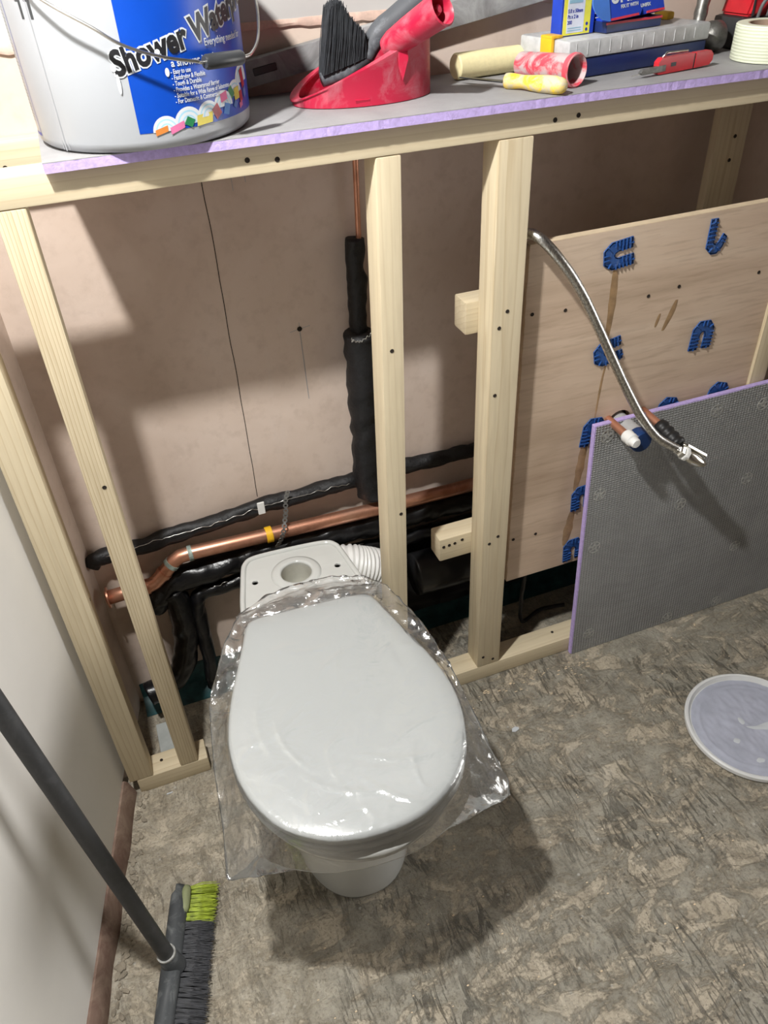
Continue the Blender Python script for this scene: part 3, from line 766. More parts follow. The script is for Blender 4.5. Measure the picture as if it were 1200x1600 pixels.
# ------------------------------------------------------------ toilet
TO = Vector((.669, .055, 0)); tw = Vector((.9975, -.07, 0)); tf = Vector((-.07, -.9975, 0))
def T(s, t_, z): return TO + tw*s + tf*t_ + Vector((0,0,z))
toilet = thing('toilet', 'white close-coupled toilet without its cistern, standing before the timber frame', 'toilet', (.64, -.16, 0))
half = [(0,.112),(.055,.1125),(.094,.115),(.112,.128),(.124,.165),(.140,.215),(.156,.265),(.168,.315),(.1735,.365),(.168,.420),(.150,.470),(.120,.513),(.075,.543),(.035,.5545)]
full = half + [(0,.557)] + [(-s, t_) for s, t_ in half[:0:-1]]
LID = [Vector((p.x, p.y)) for p in catmull([(s, t_, 0) for s, t_ in full], 5, closed=True)]
LC = Vector((0, .34))
def off(P, d):
    n = len(P); out = []
    for i in range(n):
        tn = (P[(i+1) % n]-P[i-1]).normalized(); out.append(P[i] + Vector((tn.y, -tn.x))*d)
    return out
def ringz(P, z, dome=0): return [T(p.x, p.y, z) for p in P]
bm = nb()
rings = [ringz(off(LID, -.006), .4140), ringz(off(LID, -.001), .4145), ringz(LID, .418), ringz(off(LID, -.0002), .4265), ringz(off(LID, -.0025), .4305), ringz(off(LID, -.0065), .4328)]
for k in (.80, .6, .4, .2, .06): rings.append([T(LC.x+(p.x-LC.x)*k, LC.y+(p.y-LC.y)*k, .4328+.0032*(1-k*k)) for p in LID])
loft(bm, rings); mesh_obj('lid', fixn(bm), M['seatwhite'], parent=toilet, smooth='all')
bm = nb(); E = off(LID, .0015)
loft(bm, [ringz(off(E, -.008), .3975), ringz(off(E, -.0015), .398), ringz(E, .402), ringz(E, .4085), ringz(off(E, -.002), .4120), ringz(off(E, -.008), .4133)])
mesh_obj('seat', fixn(bm), M['seatwhite'], parent=toilet, smooth='all')
for sgn in (-1, 1):
    bm = nb(); lathe(bm, [(0,0),(.015,0),(.015,.012),(.012,.016),(0,.016)], 24, axis_m(T(sgn*.07,.098,.397), (0,0,1))); mesh_obj('hinge', fixn(bm), M['seatwhite'], parent=toilet, smooth=True)
# pan: egg sections
def egg(a, tc, lf, lb, taper, z, n=72, p=1.0):
    out = []
    for k in range(n):
        th = 2*PI*k/n; c, s_ = math.cos(th), math.sin(th)
        if s_ >= 0: x = a*math.copysign(abs(c)**(.85 if z < .25 else 1), c); y = tc + lf*s_
        else: x = a*math.copysign(abs(c)**.75, c)*(1-taper*abs(s_)**1.5); y = tc + lb*s_
        out.append(T(x, y, z))
    return out
bm = nb()
secs = [(.106,.26,.160,.245,.05,0.0),(.107,.26,.161,.246,.05,.006),(.105,.26,.158,.24,.05,.03),(.102,.265,.152,.24,.05,.10),(.100,.27,.150,.24,.1,.17),
        (.103,.285,.158,.245,.15,.23),(.112,.30,.172,.255,.2,.28),(.133,.33,.185,.275,.25,.32),(.155,.35,.194,.285,.28,.348),(.168,.36,.199,.29,.30,.370),(.1725,.36,.2035,.29,.30,.388),(.168,.36,.199,.285,.30,.3965)]
loft(bm, [egg(*s_) for s_ in secs])
mesh_obj('pan', fixn(bm), M['ceramic'], parent=toilet, smooth='all')
# cistern platform with holes
pl = [(-.120,.118),(-.114,.05),(-.106,.0),(-.098,-.045),(-.092,-.062),(-.078,-.074),(-.04,-.078),(.04,-.078),(.078,-.074),(.092,-.062),(.098,-.045),(.106,0),(.114,.05),(.120,.118)]
pls = [Vector((p.x, p.y)) for p in catmull([(a, b, 0) for a, b in pl], 5)]
mt = frame_m(TO, tw, tf)   # local z points down here
holes = [circle_pts(0,-.005,.0285,40), circle_pts(-.078,-.004,.0055,18), circle_pts(.078,.0,.0055,18)]
bm = nb(); b2 = curve_plate([[(p.x, p.y) for p in pls]] + holes, .0015, .0015, 3)
merge(bm, b2, Matrix.Translation((0,0,.4015)) @ mt)
mesh_obj('cistern_platform', fixn(bm), M['ceramic'], parent=toilet, smooth=True)
# raised rim around platform + ring around inlet
bm = nb(); rim = [T(p.x*.955, p.y*.97+.001, .4045) for p in pls]; tube(bm, rim, .0052, 12)
mesh_obj('platform_rim', fixn(bm), M['ceramic'], parent=toilet, smooth='all')
bm = nb(); lathe(bm, [(.0285,.0),(.030,.0035),(.034,.0035),(.041,.0025),(.047,.0005),(.047,-.001),(.0285,-.001)], 48, Matrix.Translation(T(0,-.005,.404)), closed=True)
mesh_obj('inlet_ring', fixn(bm), M['ceramic'], parent=toilet, smooth='all')
bm = nb(); lathe(bm, [(.0285,.0),(.0285,-.045),(.024,-.058),(.0,-.062)], 40, Matrix.Translation(T(0,-.005,.404)))
mesh_obj('inlet_throat', fixn(bm), plain('unglazed_throat', (.50,.49,.43), .5), parent=toilet, smooth='all')
bm = nb()
def plr(k, z, dy=0): return [T(p.x*k, p.y*k+dy, z) for p in pls]
loft(bm, [plr(.55, .20, .05), plr(.70, .27, .03), plr(.88, .335, .012), plr(.97, .365, .003), plr(1.0, .385), plr(.998, .3995)], cap0=True, cap1=False)
mesh_obj('platform_body', fixn(bm), M['ceramic'], parent=toilet, smooth='all')
bm = nb(); tube(bm, [T(0,.02,.20), T(0,-.055,.20)], [.045,.05], 32); mesh_obj('outlet', fixn(bm), M['ceramic'], parent=toilet, smooth=True)

con = thing('pan_connector', 'white ribbed flexible pan connector beside the toilet back and middle stud', 'connector', (.80, .12, .30))
P = catmull([T(.045,-.085,.28), (.775,.135,.320), (.815,.128,.312), (.850,.128,.290), (.872,.130,.25)], 12)
Q = []
for a, b in zip(P, P[1:]): Q += [a, a.lerp(b, .5)]
Q.append(P[-1])
bm = nb(); tube(bm, Q, [.040+(.0035 if (i % 4) in (1, 2) else 0) for i in range(len(Q))], 36); mesh_obj('ribbed_sleeve', fixn(bm), M['white_plastic'], parent=con, smooth='all')

# plastic film bag over the seat
def ray_r(P, ang, c=LC):
    d = Vector((math.cos(ang), math.sin(ang))); best = 0
    n = len(P)
    for i in range(n):
        a = P[i]-c; b = P[(i+1) % n]-c; e = b-a; den = d.x*e.y-d.y*e.x
        if abs(den) < 1e-9: continue
        t_ = (a.x*e.y-a.y*e.x)/den; u = (a.x*d.y-a.y*d.x)/den
        if t_ > 0 and -1e-6 <= u <= 1+1e-6: best = max(best, t_)
    return best
def toloc(x, y):
    d = Vector((x, y, 0))-TO; return Vector((d.dot(tw), d.dot(tf)))
hull = [(.842,-.466,.335),(.752,-.486,.350),(.70,-.492,.362),(.64,-.492,.366),(.585,-.488,.366),(.535,-.466,.352),(.478,-.447,.333),(.421,-.418,.308),(.433,-.348,.33),(.441,-.268,.36),(.458,-.161,.382),(.503,-.076,.410),
        (.545,-.025,.425),(.60,-.002,.428),(.66,.008,.428),(.72,.0,.428),(.775,-.02,.427),(.805,-.055,.424),(.833,-.143,.408),(.848,-.234,.385),(.850,-.32,.362),(.848,-.39,.350),(.852,-.44,.338)]
HP2 = [(toloc(a, b), z) for a, b, z in hull]
HL = [p for p, z in HP2]
def hull_z(ang):
    L_ = sorted(((math.atan2(p.y-LC.y, p.x-LC.x) % (2*PI)), z) for p, z in HP2); ang %= 2*PI
    L_ = [(L_[-1][0]-2*PI, L_[-1][1])] + L_ + [(L_[0][0]+2*PI, L_[0][1])]
    for (a0, z0), (a1, z1) in zip(L_, L_[1:]):
        if a0 <= ang <= a1: return z0 + (z1-z0)*(ang-a0)/(a1-a0+1e-9)
    return .35
_rc = random.Random(17)
CR = []
for i in range(90):
    a_ = _rc.random()*2*PI; rr_ = .25*math.sqrt(_rc.random()); cx_, cy_ = LC.x+rr_*math.cos(a_), LC.y+.03+rr_*1.15*math.sin(a_)
    an_ = _rc.choice((.3, 1.1, 2.0, 2.6))+_rc.gauss(0, .35); CR.append((cx_, cy_, math.cos(an_), math.sin(an_), .02+_rc.random()*.06, .0022+_rc.random()*.0026, .0006+_rc.random()*.0013))
def crease(p, q):
    h = .0007*(1+noise.noise(Vector((p*14, q*14, 0))))
    for cx_, cy_, c_, s_, ln, wd, am in CR:
        u = (p-cx_)*c_+(q-cy_)*s_
        if abs(u) > ln: continue
        k = -(p-cx_)*s_+(q-cy_)*c_ + .25*u*u/ln
        if abs(k) < wd*2.2: h += am*max(0, 1-abs(k)/(wd*2.2))**1.3*(1-(u/ln)**2)
    return h
bm = nb(); NA, NI, NO = 420, 110, 44
rows = []
for k in range(NA):
    ang = 2*PI*k/NA; rl = ray_r(LID, ang)+.0012; rh = max(ray_r(HL, ang), rl+.006); zh = hull_z(ang); row = []
    for i in range(1, NI+1):
        r = rl*i/NI; x = LC.x+r*math.cos(ang); y = LC.y+r*math.sin(ang); kk = i/NI
        zt = .4328+.0032*(1-kk*kk) if kk < .96 else .4328-.0035*((kk-.96)/.04)**2
        row.append((x, y, zt+.0012+crease(x, y)*(1.0 if kk < .93 else max(.3, (1-kk)/.07))))
    z1 = row[-1][2]
    for i in range(1, NO+1):
        q = i/NO; r = rl+(rh-rl)*q; x = LC.x+r*math.cos(ang); y = LC.y+r*math.sin(ang)
        ext = rh-rl
        foldv = noise.noise(Vector((math.cos(ang)*9, math.sin(ang)*9+3, q*1.2)))*min(.016, ext*.36)*math.sin(PI*min(1, q))
        fold2 = noise.noise(Vector((x*70, y*70, 3)))*min(.005, ext*.12)
        z = z1+(zh-z1)*(1-(1-q)**1.6) + foldv + fold2 + (crease(x, y)-.0007)*2.2*min(1, q*4) 
        row.append((x, y, z))
    # return layer underneath
    for i in range(1, 13):
        q = i/12; r = rh-(rh-rl-.004)*q*.92; x = LC.x+r*math.cos(ang); y = LC.y+r*math.sin(ang)
        z = zh - min(.012, (rh-rl)*.2)*math.sin(PI*min(1, q*.6)) + noise.noise(Vector((x*40, y*40, 8)))*min(.006, (rh-rl)*.15)
        row.append((x, y, z-.001))
    rows.append([bm.verts.new(T(*p)) for p in row])
c0 = bm.verts.new(T(LC.x, LC.y, .4375))
for k in range(NA):
    a, b = rows[k], rows[(k+1) % NA]
    bm.faces.new((c0, a[0], b[0]))
    for i in range(len(a)-1): bm.faces.new((a[i], a[i+1], b[i+1], b[i]))
o = mesh_obj('plastic_bag', fixn(bm), M['film'], base=tuple(T(0,.34,.433)), smooth='all'); tag(o, 'clear crinkled plastic bag wrapped over the closed toilet lid', 'plastic bag')
# loose gathered film behind the lid
bm = nb(); rows = []
for i in range(60):
    s_ = -.125+.25*i/59; row = []
    for j in range(26):
        q = j/25; bulge = .012*math.sin(PI*min(1, q*1.25))*(1-(s_/.135)**4)
        yy = .120-.062*q*(1-(s_/.16)**2*.55) + .004*noise.noise(Vector((s_*30, q*3, 0)))
        zz = .432 + bulge*.6 - .024*q*q + .0045*abs(noise.noise(Vector((s_*10, q*9, 4)))) + .003*noise.noise(Vector((s_*60, q*8, 1)))
        row.append(bm.verts.new(T(s_, yy, max(zz, .4125))))
    rows.append(row)
for a, b in zip(rows, rows[1:]):
    for k in range(25): bm.faces.new((a[k], b[k], b[k+1], a[k+1]))
mesh_obj('gathered_end', fixn(bm), M['film'], parent=o, smooth='all')

# ------------------------------------------------------------ shelf board
sh = thing('board_shelf', 'pale grey tile backer board with lilac edge lying along the frame top', 'board', (1.3, .11, 1.1595))
ZS = 1.1715
bm = nb(); n = 260
# foam with slightly ragged front edge
prof = [(.4385+i*(1.9515)/n, -.0135+.0009*noise.noise(Vector((i*.9, 2, 0)))) for i in range(n+1)] + [(2.39, WY-.004), (.4385, WY-.004)]
prism(bm, prof, .0108, Matrix.Translation((0,0,1.1597))); mesh_obj('foam_core', fixn(bm), M['lilac'], parent=sh)
bm = nb(); box(bm, .4385, 2.39, -.0135, WY-.004, 1.1706, ZS); mesh_obj('grey_facing', bm, M['board_light'], parent=sh)

# ------------------------------------------------------------ bucket
BC = Vector((.572, .098, ZS)); BR0 = .1305
def BRz(z): return BR0 + z*.022
bk = thing('bucket', 'large white plastic bucket with a blue shower waterproofing label', 'bucket', tuple(BC))
bm = nb(); lathe(bm, [(0,.001),(BR0-.014,.001),(BR0-.006,.0015),(BR0-.001,.006),(BRz(.012),.012),(BRz(.10),.10),(BRz(.16),.16),(BRz(.180),.180),(BRz(.180)+.006,.182),(BRz(.180)+.006,.205),(BRz(.2)+.002,.209),(BRz(.2)-.004,.207),(BRz(.17)-.004,.17),(BR0-.006,.01),(0,.006)], 96, Matrix.Translation(BC))
mesh_obj('pail', fixn(bm), M['bucket'], parent=bk, smooth=True)
def bp(phi, z, d=.0005):   # phi degrees from the front, clockwise to the right
    a = math.radians(phi); r = BRz(z)+d; return BC + Vector((math.sin(a)*r, -math.cos(a)*r, z))
def wrap_patch(phi0, phi1, z0, z1, d, slant=0, n=40):
    bm = nb(); rows = []
    for i in range(n+1):
        ph = phi0+(phi1-phi0)*i/n; rows.append([bm.verts.new(bp(ph+slant*(j/6), z0+(z1-z0)*j/6, d)) for j in range(7)])
    for a, b in zip(rows, rows[1:]):
        for k in range(6): bm.faces.new((a[k], b[k], b[k+1], a[k+1]))
    return bm
lab = mesh_obj('blue_label', wrap_patch(-9.5, 92, .0205, .178, .0004), M['label_blue'], parent=bk, smooth='all'); lab['label'] = 'bright blue printed label'
def wrap_text(body, size, phi, z, name, mat, d, offset=0, tilt=0, shear=0, sx=1.0, parent=None):
    b = text_bm(body, size, offset, .00005, shear, sx=sx)
    bmesh.ops.triangulate(b, faces=b.faces)
    xs = [v.co.x for v in b.verts]; x = min(xs)
    while x < max(xs):
        x += .004
        g = b.verts[:]+b.edges[:]+b.faces[:]; bmesh.ops.bisect_plane(b, geom=g, plane_co=(x,0,0), plane_no=(1,0,0))
    ct, st = math.cos(tilt), math.sin(tilt)
    for v in b.verts:
        X, Y, Z = v.co; X, Y = X*ct-Y*st, X*st+Y*ct
        v.co = bp(phi+math.degrees(X/.133), z+Y, d+Z)
    return mesh_obj(name, b, M[mat], parent=parent or bk)
wrap_text('Shower Waterproofing', .0335, -14.5, .0795, 'lettering_outline', 'ink_white', .0009, .0030, .255, .10, .84, lab)
wrap_text('Shower Waterproofing', .0335, -14.5, .0795, 'lettering', 'ink_black', .0013, .0012, .255, .10, .84, lab)
wrap_text('Everything needed for', .0105, 31, .0985, 'lettering', 'ink_white', .0010, .0001, 0, 0, .8, lab)
wrap_text('a shower in a box', .0105, 11.5, .0835, 'lettering', 'ink_white', .0010, .0002, 0, 0, .92, lab)
for k, s_ in enumerate(('- Easy to use', '- Fastdrying & Flexible', '- Tough & Durable', '- Provides a Waterproof Barrier', '- Suitable for a Wide Range of Substrates', '- For Domestic & Commercial Use')):
    wrap_text(s_, .0066, 10.6, .0765-k*.0059, 'lettering', 'ink_white', .0010, .00012, 0, 0, .72, lab)
wrap_text('ay', .022, -1, .153, 'lettering', 'ink_white', .0010, .001, .1, 0, 1, lab)
# rainbow arcs and coloured tiles along the label's foot
rng = random.Random(11)
def arcs(phi, z, R_):
    for q, (r0, r1, mt_) in enumerate(((R_, R_*.8, 'ink_white'), (R_*.8, R_*.7, 'ink_cyan'), (R_*.7, R_*.52, 'ink_white'), (R_*.52, R_*.42, 'ink_cyan'), (R_*.42, 0, 'ink_white'))):
        bm = nb(); pr = None
        for k in range(17):
            a = PI*k/16; p = [bm.verts.new(bp(phi+math.degrees(r*math.cos(a)/.133), z+r*math.sin(a), .0007+q*.00003)) for r in (r0, r1)]
            if pr and r1 > 0: bm.faces.new((pr[0], p[0], p[1], pr[1]))
            elif pr: bm.faces.new((pr[0], p[0], p[1]))
            pr = p
        mesh_obj('printed_arc', fixn(bm), M[mt_], parent=lab)
for ph, z, R_ in ((4,.0205,.016),(16,.0245,.018),(28,.0285,.016),(39,.034,.017),(50,.041,.017),(60,.052,.02)): arcs(ph, z, R_)
cols = {'orange': (.55,.19,.04), 'pink': (.58,.15,.30), 'green': (.015,.18,.06), 'yellow': (.60,.50,.07), 'red': (.33,.02,.035), 'blue': (.04,.15,.42), 'rose': (.50,.08,.20)}
for k_ in cols: M['tile_'+k_] = plain('print_'+k_, cols[k_], .4)
for ph, z, w_, h_, rt, c in ((1,.0215,.015,.006,.25,'orange'),(9,.0225,.018,.007,.3,'pink'),(16,.027,.010,.009,-.5,'green'),(24.5,.0265,.022,.011,.05,'yellow'),(33,.031,.011,.013,.6,'red'),(40.5,.031,.010,.012,-.3,'blue'),(39,.044,.012,.009,.2,'rose'),(46,.046,.008,.012,.7,'green'),(51,.043,.012,.013,.1,'yellow'),(49,.0325,.007,.008,-.6,'blue'),(56,.038,.009,.012,.2,'red'),(60,.056,.010,.02,.3,'red'),(62,.040,.010,.010,.3,'blue'),(55,.0295,.009,.006,.3,'pink')):
    bm = nb(); ca, sa = math.cos(rt), math.sin(rt); P4 = []
    for a, b in ((-.5,-.5),(.5,-.5),(.62,.5),(-.4,.5)):
        X, Y = a*w_, b*h_; P4.append(bm.verts.new(bp(ph+math.degrees((X*ca-Y*sa)/.133), z+X*sa+Y*ca, .0012)))
    bm.faces.new(P4); mesh_obj('printed_tile', fixn(bm), M['tile_'+c], parent=lab)
mesh_obj('seam', wrap_patch(-52.5, -51.8, .003, .178, .0004, n=3), M['ink_grey'], parent=bk)
for z0, z1, a in ((.004,.014,-54.2),(.004,.014,-49.8)): mesh_obj('seam_tick', wrap_patch(a, a+.35, z0, z1, .0004, n=2), M['ink_grey'], parent=bk)
mesh_obj('blue_line', wrap_patch(-75.6, -75, .015, .178, .0004, n=3), M['ink_navy'], parent=bk)
mesh_obj('blue_line', wrap_patch(-84, -75, .013, .0165, .0004, n=6), M['ink_navy'], parent=bk)
for k in range(34):
    ln = 5+rng.random()*3.5; mesh_obj('printed_line', wrap_patch(-86, -86+ln, .028+k*.0036, .0292+k*.0036, .0004, n=3), M['ink_grey'], parent=bk)
# ears and bail
for ph in (-57.5, -51.0):
    b = wrap_patch(ph-2.2, ph+1.2, .150, .181, .0001, n=5); bmesh.ops.solidify(b, geom=b.faces[:], thickness=-.004)
    mesh_obj('ear', fixn(b), M['ear'], parent=bk)
    b = wrap_patch(ph-.1, ph+1.8, .134, .152, .0001, n=4); bmesh.ops.solidify(b, geom=b.faces[:], thickness=-.003)
    mesh_obj('ear_rib', fixn(b), M['ear'], parent=bk)
wp = [(-52,.176,.004),(-44,.163,.012),(-31,.147,.020),(-18,.1275,.020),(-8.5,.111,.020),(5.3,.097,.020),(20,.088,.021),(23.5,.086,.022),(42,.0845,.030),(50,.088,.031),(60,.102,.028),(74,.13,.022),(90,.155,.016),(120,.172,.006)]
P = catmull([bp(a, z, d) for a, z, d in wp], 8)
bm = nb(); tube(bm, P, .0017, 10); mesh_obj('bail_wire', fixn(bm), M['steel'], parent=bk, smooth='all')
gA, gB = bp(23.5, .086, .022), bp(42, .0845, .030)
bm = nb(); tube(bm, [gA, gA.lerp(gB, .06), gA.lerp(gB, .5), gA.lerp(gB, .94), gB], [.0062, .0078, .0080, .0078, .0062], 24); mesh_obj('grip', fixn(bm), M['dark_plastic'], parent=bk, smooth=True)['label'] = 'black plastic hand grip'
bm = nb()
for a, z, w_, h_ in ((-14,.072,.004,.020),(-15,.088,.006,.008),(9,.079,.005,.009),(6,.099,.006,.006)):
    pr = [bm.verts.new(bp(a+math.degrees((w_/2)*math.cos(2*PI*k/12)/.133), z+h_/2*math.sin(2*PI*k/12), .0015)) for k in range(12)]; bm.faces.new(pr)
mesh_obj('paint_drip', fixn(bm), M['ink_white'], parent=bk)

# ------------------------------------------------------------ shelf items
# aluminium straight edge leaning along the wall
d = Vector((.499,0,.077)).normalized(); nrm = Vector((-d.z,0,d.x))
se = thing('straight_edge', 'dull grey aluminium straight edge slanting along the wall behind the dustpan', 'straight edge', (.66, .215, ZS))
m_ = frame_m((.655,.2315,ZS+.0015), d, Vector((0,-1,0)))     # local z = -(up)?
m_ = Matrix((d, Vector((0,-1,0)), Vector((d.z*0,0,0)))).to_4x4() if False else frame_m((.655,.2305,ZS+.0014), d, nrm)
bm = nb(); box(bm, 0, 1.0, 0, .034, .0, .018, .002, 2, mtx=m_); mesh_obj('profile', fixn(bm), M['alu'], parent=se, smooth=True)
bm = nb(); box(bm, .09, .125, .013, .023, .0175, .0188, .001, 1, mtx=m_); mesh_obj('slot', fixn(bm), M['dark_plastic'], parent=se)

# dustpan
dp = thing('dustpan', 'bright red dusty plastic dustpan with a round tubular handle', 'dustpan', (.88, .13, ZS))
def dpc(a, k=1.0):
    return Vector((.873 + .100*k*math.cos(a), .128 + .063*k*math.sin(a), 0))
def dph(a):
    u = (1+math.cos(a))/2; return .006+.078*u**.85
bm = nb(); N = 96; R1, R2, R3, R4 = [], [], [], []
for k in range(N):
    a = 2*PI*k/N; h = dph(a); p = dpc(a); q = dpc(a, .975); r_o = dpc(a, 1.03)
    R1.append((p.x, p.y, ZS+.001)); R2.append((r_o.x*0+p.x, p.y, ZS+h*.9)); R3.append((r_o.x, r_o.y, ZS+h)); R4.append((r_o.x, r_o.y, ZS+h+.002))
R5 = [(dpc(2*PI*k/N, .90).x, dpc(2*PI*k/N, .90).y, ZS+dph(2*PI*k/N)+.0035) for k in range(N)]
R6 = [(dpc(2*PI*k/N, .90).x, dpc(2*PI*k/N, .90).y, ZS+dph(2*PI*k/N)+.001) for k in range(N)]
R7 = [(dpc(2*PI*k/N, .955).x, dpc(2*PI*k/N, .955).y, ZS+dph(2*PI*k/N)*.85) for k in range(N)]
R8 = [(dpc(2*PI*k/N, .95).x, dpc(2*PI*k/N, .95).y, ZS+.004) for k in range(N)]
loft(bm, [R1, R2, R3, R4, R5, R6, R7, R8]); mesh_obj('scoop', fixn(bm), M['red'], parent=dp, smooth=True)
# handle tube (open end)
h0 = Vector((.906,.085,1.240)); h1 = Vector((.945,.016,1.281)); hd = (h1-h0)
bm = nb(); lathe(bm, [(.0135,-.012),(.0165,0),(.0185,.03),(.0205,hd.length-.004),(.0215,hd.length),(.0195,hd.length+.0015),(.0175,hd.length-.002),(.0150,.02),(.0,.015)], 40, axis_m(h0, hd))
mesh_obj('handle', fixn(bm), M['red'], parent=dp, smooth=True)
bm = nb(); lathe(bm, [(0,0),(.006,0),(.007,.006),(.005,.012),(0,.013)], 16, axis_m(h0+hd*.75+Vector((.004,.0,.004)), hd)); mesh_obj('hanging_peg', fixn(bm), M['red'], parent=dp, smooth=True)
# web below the handle and scrolled back
bm = nb(); prism(bm, [(0,0),(.012,.0),(.014,-.02),(.006,-.045),(.001,-.03)], .003, frame_m((.905,.070,1.243), (1,-.2,0), (0,0,1))); mesh_obj('web', fixn(bm), M['red'], parent=dp)
bm = nb(); rg = []
for r_, z in ((.96,.002),(1.0,.006),(1.0,.045),(1.02,.066),(1.12,.078),(1.22,.083),(1.22,.0865),(1.10,.0875),(.98,.083),(.92,.06),(.92,.01)):
    rg.append([(.950+.027*r_*math.cos(2*PI*k/40), .150+.036*r_*math.sin(2*PI*k/40), ZS+z) for k in range(40)])
loft(bm, rg); mesh_obj('curled_back', fixn(bm), M['red'], parent=dp, smooth=True)
bm = nb(); prism(bm, [(-.010,0),(.010,0),(.008,-.007),(-.008,-.007)], .002, frame_m((.852,.067,ZS+.010), (1,-.1,0), (0,-.4,1))); mesh_obj('tab', fixn(bm), M['red'], parent=dp)

def bristles(bm, roots, tips, n, r0, r1, rng, droop=0.0):
    """roots, tips: functions (u,v)->Vector"""
    for i in range(n):
        u, v = rng.random(), rng.random(); a = roots(u, v); b = tips(min(1, max(0, u+rng.gauss(0, .02))), min(1, max(0, v+rng.gauss(0, .03))))
        d_ = (b-a); s_ = d_.orthogonal().normalized(); q = d_.normalized().cross(s_); m1 = a.lerp(b, .5)+s_*rng.gauss(0, .0008)+q*rng.gauss(0, .0008)
        R = []
        for p, r in ((a, r0), (m1, r0), (b+d_.normalized()*rng.gauss(0, .0015), r1)):
            R.append([bm.verts.new(p + s_*r*math.cos(2*PI*k/3) + q*r*math.sin(2*PI*k/3)) for k in range(3)])
        for A, B in zip(R, R[1:]):
            for k in range(3): bm.faces.new((A[k], A[(k+1) % 3], B[(k+1) % 3], B[k]))
rng = random.Random(2)
hb = thing('hand_brush', 'black bristled hand brush with grey handle lying in the red dustpan', 'brush', (.85, .12, 1.215))
bm = nb()
bristles(bm, lambda u, v: Vector((.814+.062*u, .112+.022*v, 1.206+.016*u)), lambda u, v: Vector((.827+.050*u, .106+.030*v, 1.281+.008*math.sin(PI*min(1,u*1.8))-.034*max(0,u-.35)**1.1*1.5)), 1500, .0007, .00035, rng)
mesh_obj('bristles', fixn(bm), M['brush_black'], parent=hb)
bm = nb(); tube(bm, [(.815,.124,1.200),(.848,.124,1.206),(.882,.122,1.220)], [.009,.0105,.009], 18); mesh_obj('head_block', fixn(bm), M['grey_handle'], parent=hb, smooth='all')
P = catmull([(.880,.122,1.219),(.894,.121,1.243),(.925,.120,1.262),(.965,.119,1.287),(.999,.118,1.306)], 6)
bm = nb(); tube(bm, P, [.009+.008*min(1, i/9)-.003*max(0, (i-17)/7) for i in range(len(P))], 24); mesh_obj('handle', fixn(bm), M['grey_handle'], parent=hb, smooth='all')

# foam roller
bm = nb(); lathe(bm, [(0,0),(.016,0),(.0178,.002),(.0178,.112),(.016,.114),(0,.114)], 40, axis_m((1.036,.172,ZS+.0180), (1,.11,0)))
o = mesh_obj('foam_cylinder', fixn(bm), M['foam'], base=(1.10,.18,ZS), smooth=True); tag(o, 'cream foam cylinder lying on the board shelf near the wall', 'foam roll')
# dusty red tube
rt = thing('red_sleeve', 'hollow dusty red tube lying beside the organiser case', 'tube', (1.13, .08, ZS))
a0 = Vector((1.118,.128,ZS+.0195)); a1 = Vector((1.150,.022,ZS+.0215)); dd = a1-a0
bm = nb(); lathe(bm, [(.0,.0),(.010,.0),(.0165,.006),(.018,.05),(.0195,dd.length-.006),(.0212,dd.length),(.0195,dd.length+.001),(.0165,dd.length-.003),(.0145,.03),(0,.028)], 40, axis_m(a0, dd))
mesh_obj('tube', fixn(bm), M['red_tube'], parent=rt, smooth=True)
bm = nb(); lathe(bm, [(.0168,0),(.0205,0),(.0216,.003),(.0216,.008),(.0200,.010)], 40, axis_m(a1-dd.normalized()*.009, dd)); mesh_obj('mouth_rim', fixn(bm), plain('clean_red_rim', (.70,.08,.11), .35), parent=rt, smooth=True)
# yellow knife
yk = thing('filling_knife', 'yellow handled tool with a black blade at the shelf front', 'knife', (1.09, .03, ZS))
P = catmull([(1.069,.072,ZS+.0100),(1.081,.052,ZS+.0105),(1.091,.028,ZS+.0105),(1.103,.0,ZS+.0115),(1.110,-.018,ZS+.0115)], 6)
rr = [.0098, .0102, .0104, .0100, .0096, .0092, .0088, .0086, .0088, .0092, .0096, .0100, .0104, .0108, .0110, .0112, .0113, .0113, .0112, .0110, .0106, .0100, .0090, .0070, .0035]
bm = nb(); tube(bm, P, rr[:len(P)], 20); mesh_obj('handle', fixn(bm), M['dusty_yellow'], parent=yk, smooth='all')
bm = nb(); prism(bm, [(-.007,0),(.007,0),(.004,.055),(.0,.078),(-.004,.06)], .0015, frame_m((1.067,.074,ZS+.008), (.86,.48,0), (-.30,.85,.0)) ); mesh_obj('blade', fixn(bm), M['dark_plastic'], parent=yk)

# organiser case
ca = math.radians(8.6); mc = Matrix.Translation((1.166,.070,ZS)) @ Matrix.Rotation(ca, 4, 'Z')
oc = thing('organiser_case', 'navy organiser case with a frosted clear lid and yellow latches', 'case', (1.30,.13,ZS))
CW, CD = .272, .112
bm = nb(); box(bm, 0, CW, 0, CD, .001, .026, .003, 2, mtx=mc); mesh_obj('tray', fixn(bm), M['navy'], parent=oc, smooth=True)
bm = nb()
box(bm, .002, CW-.002, .002, CD-.002, .0262, .0285, mtx=mc)
for i in range(12): box(bm, .018+i*.020, .0195+i*.020, .0035, .006, .0285, .044, mtx=mc)
mesh_obj('dividers', fixn(bm), M['case_inside'], parent=oc)
bm = nb(); box(bm, -.002, CW+.002, -.002, CD, .0265, .0500, .004, 2, mtx=mc)
mesh_obj('lid', fixn(bm), M['case_clear'], parent=oc, smooth=True)['label'] = 'frosted clear plastic lid'
bm = nb()
for i in range(12): box(bm, .010+i*.021, .0112+i*.021, -.0026, -.0018, .031, .046, mtx=mc)
mesh_obj('lid_ribs', fixn(bm), M['case_clear'], parent=oc)
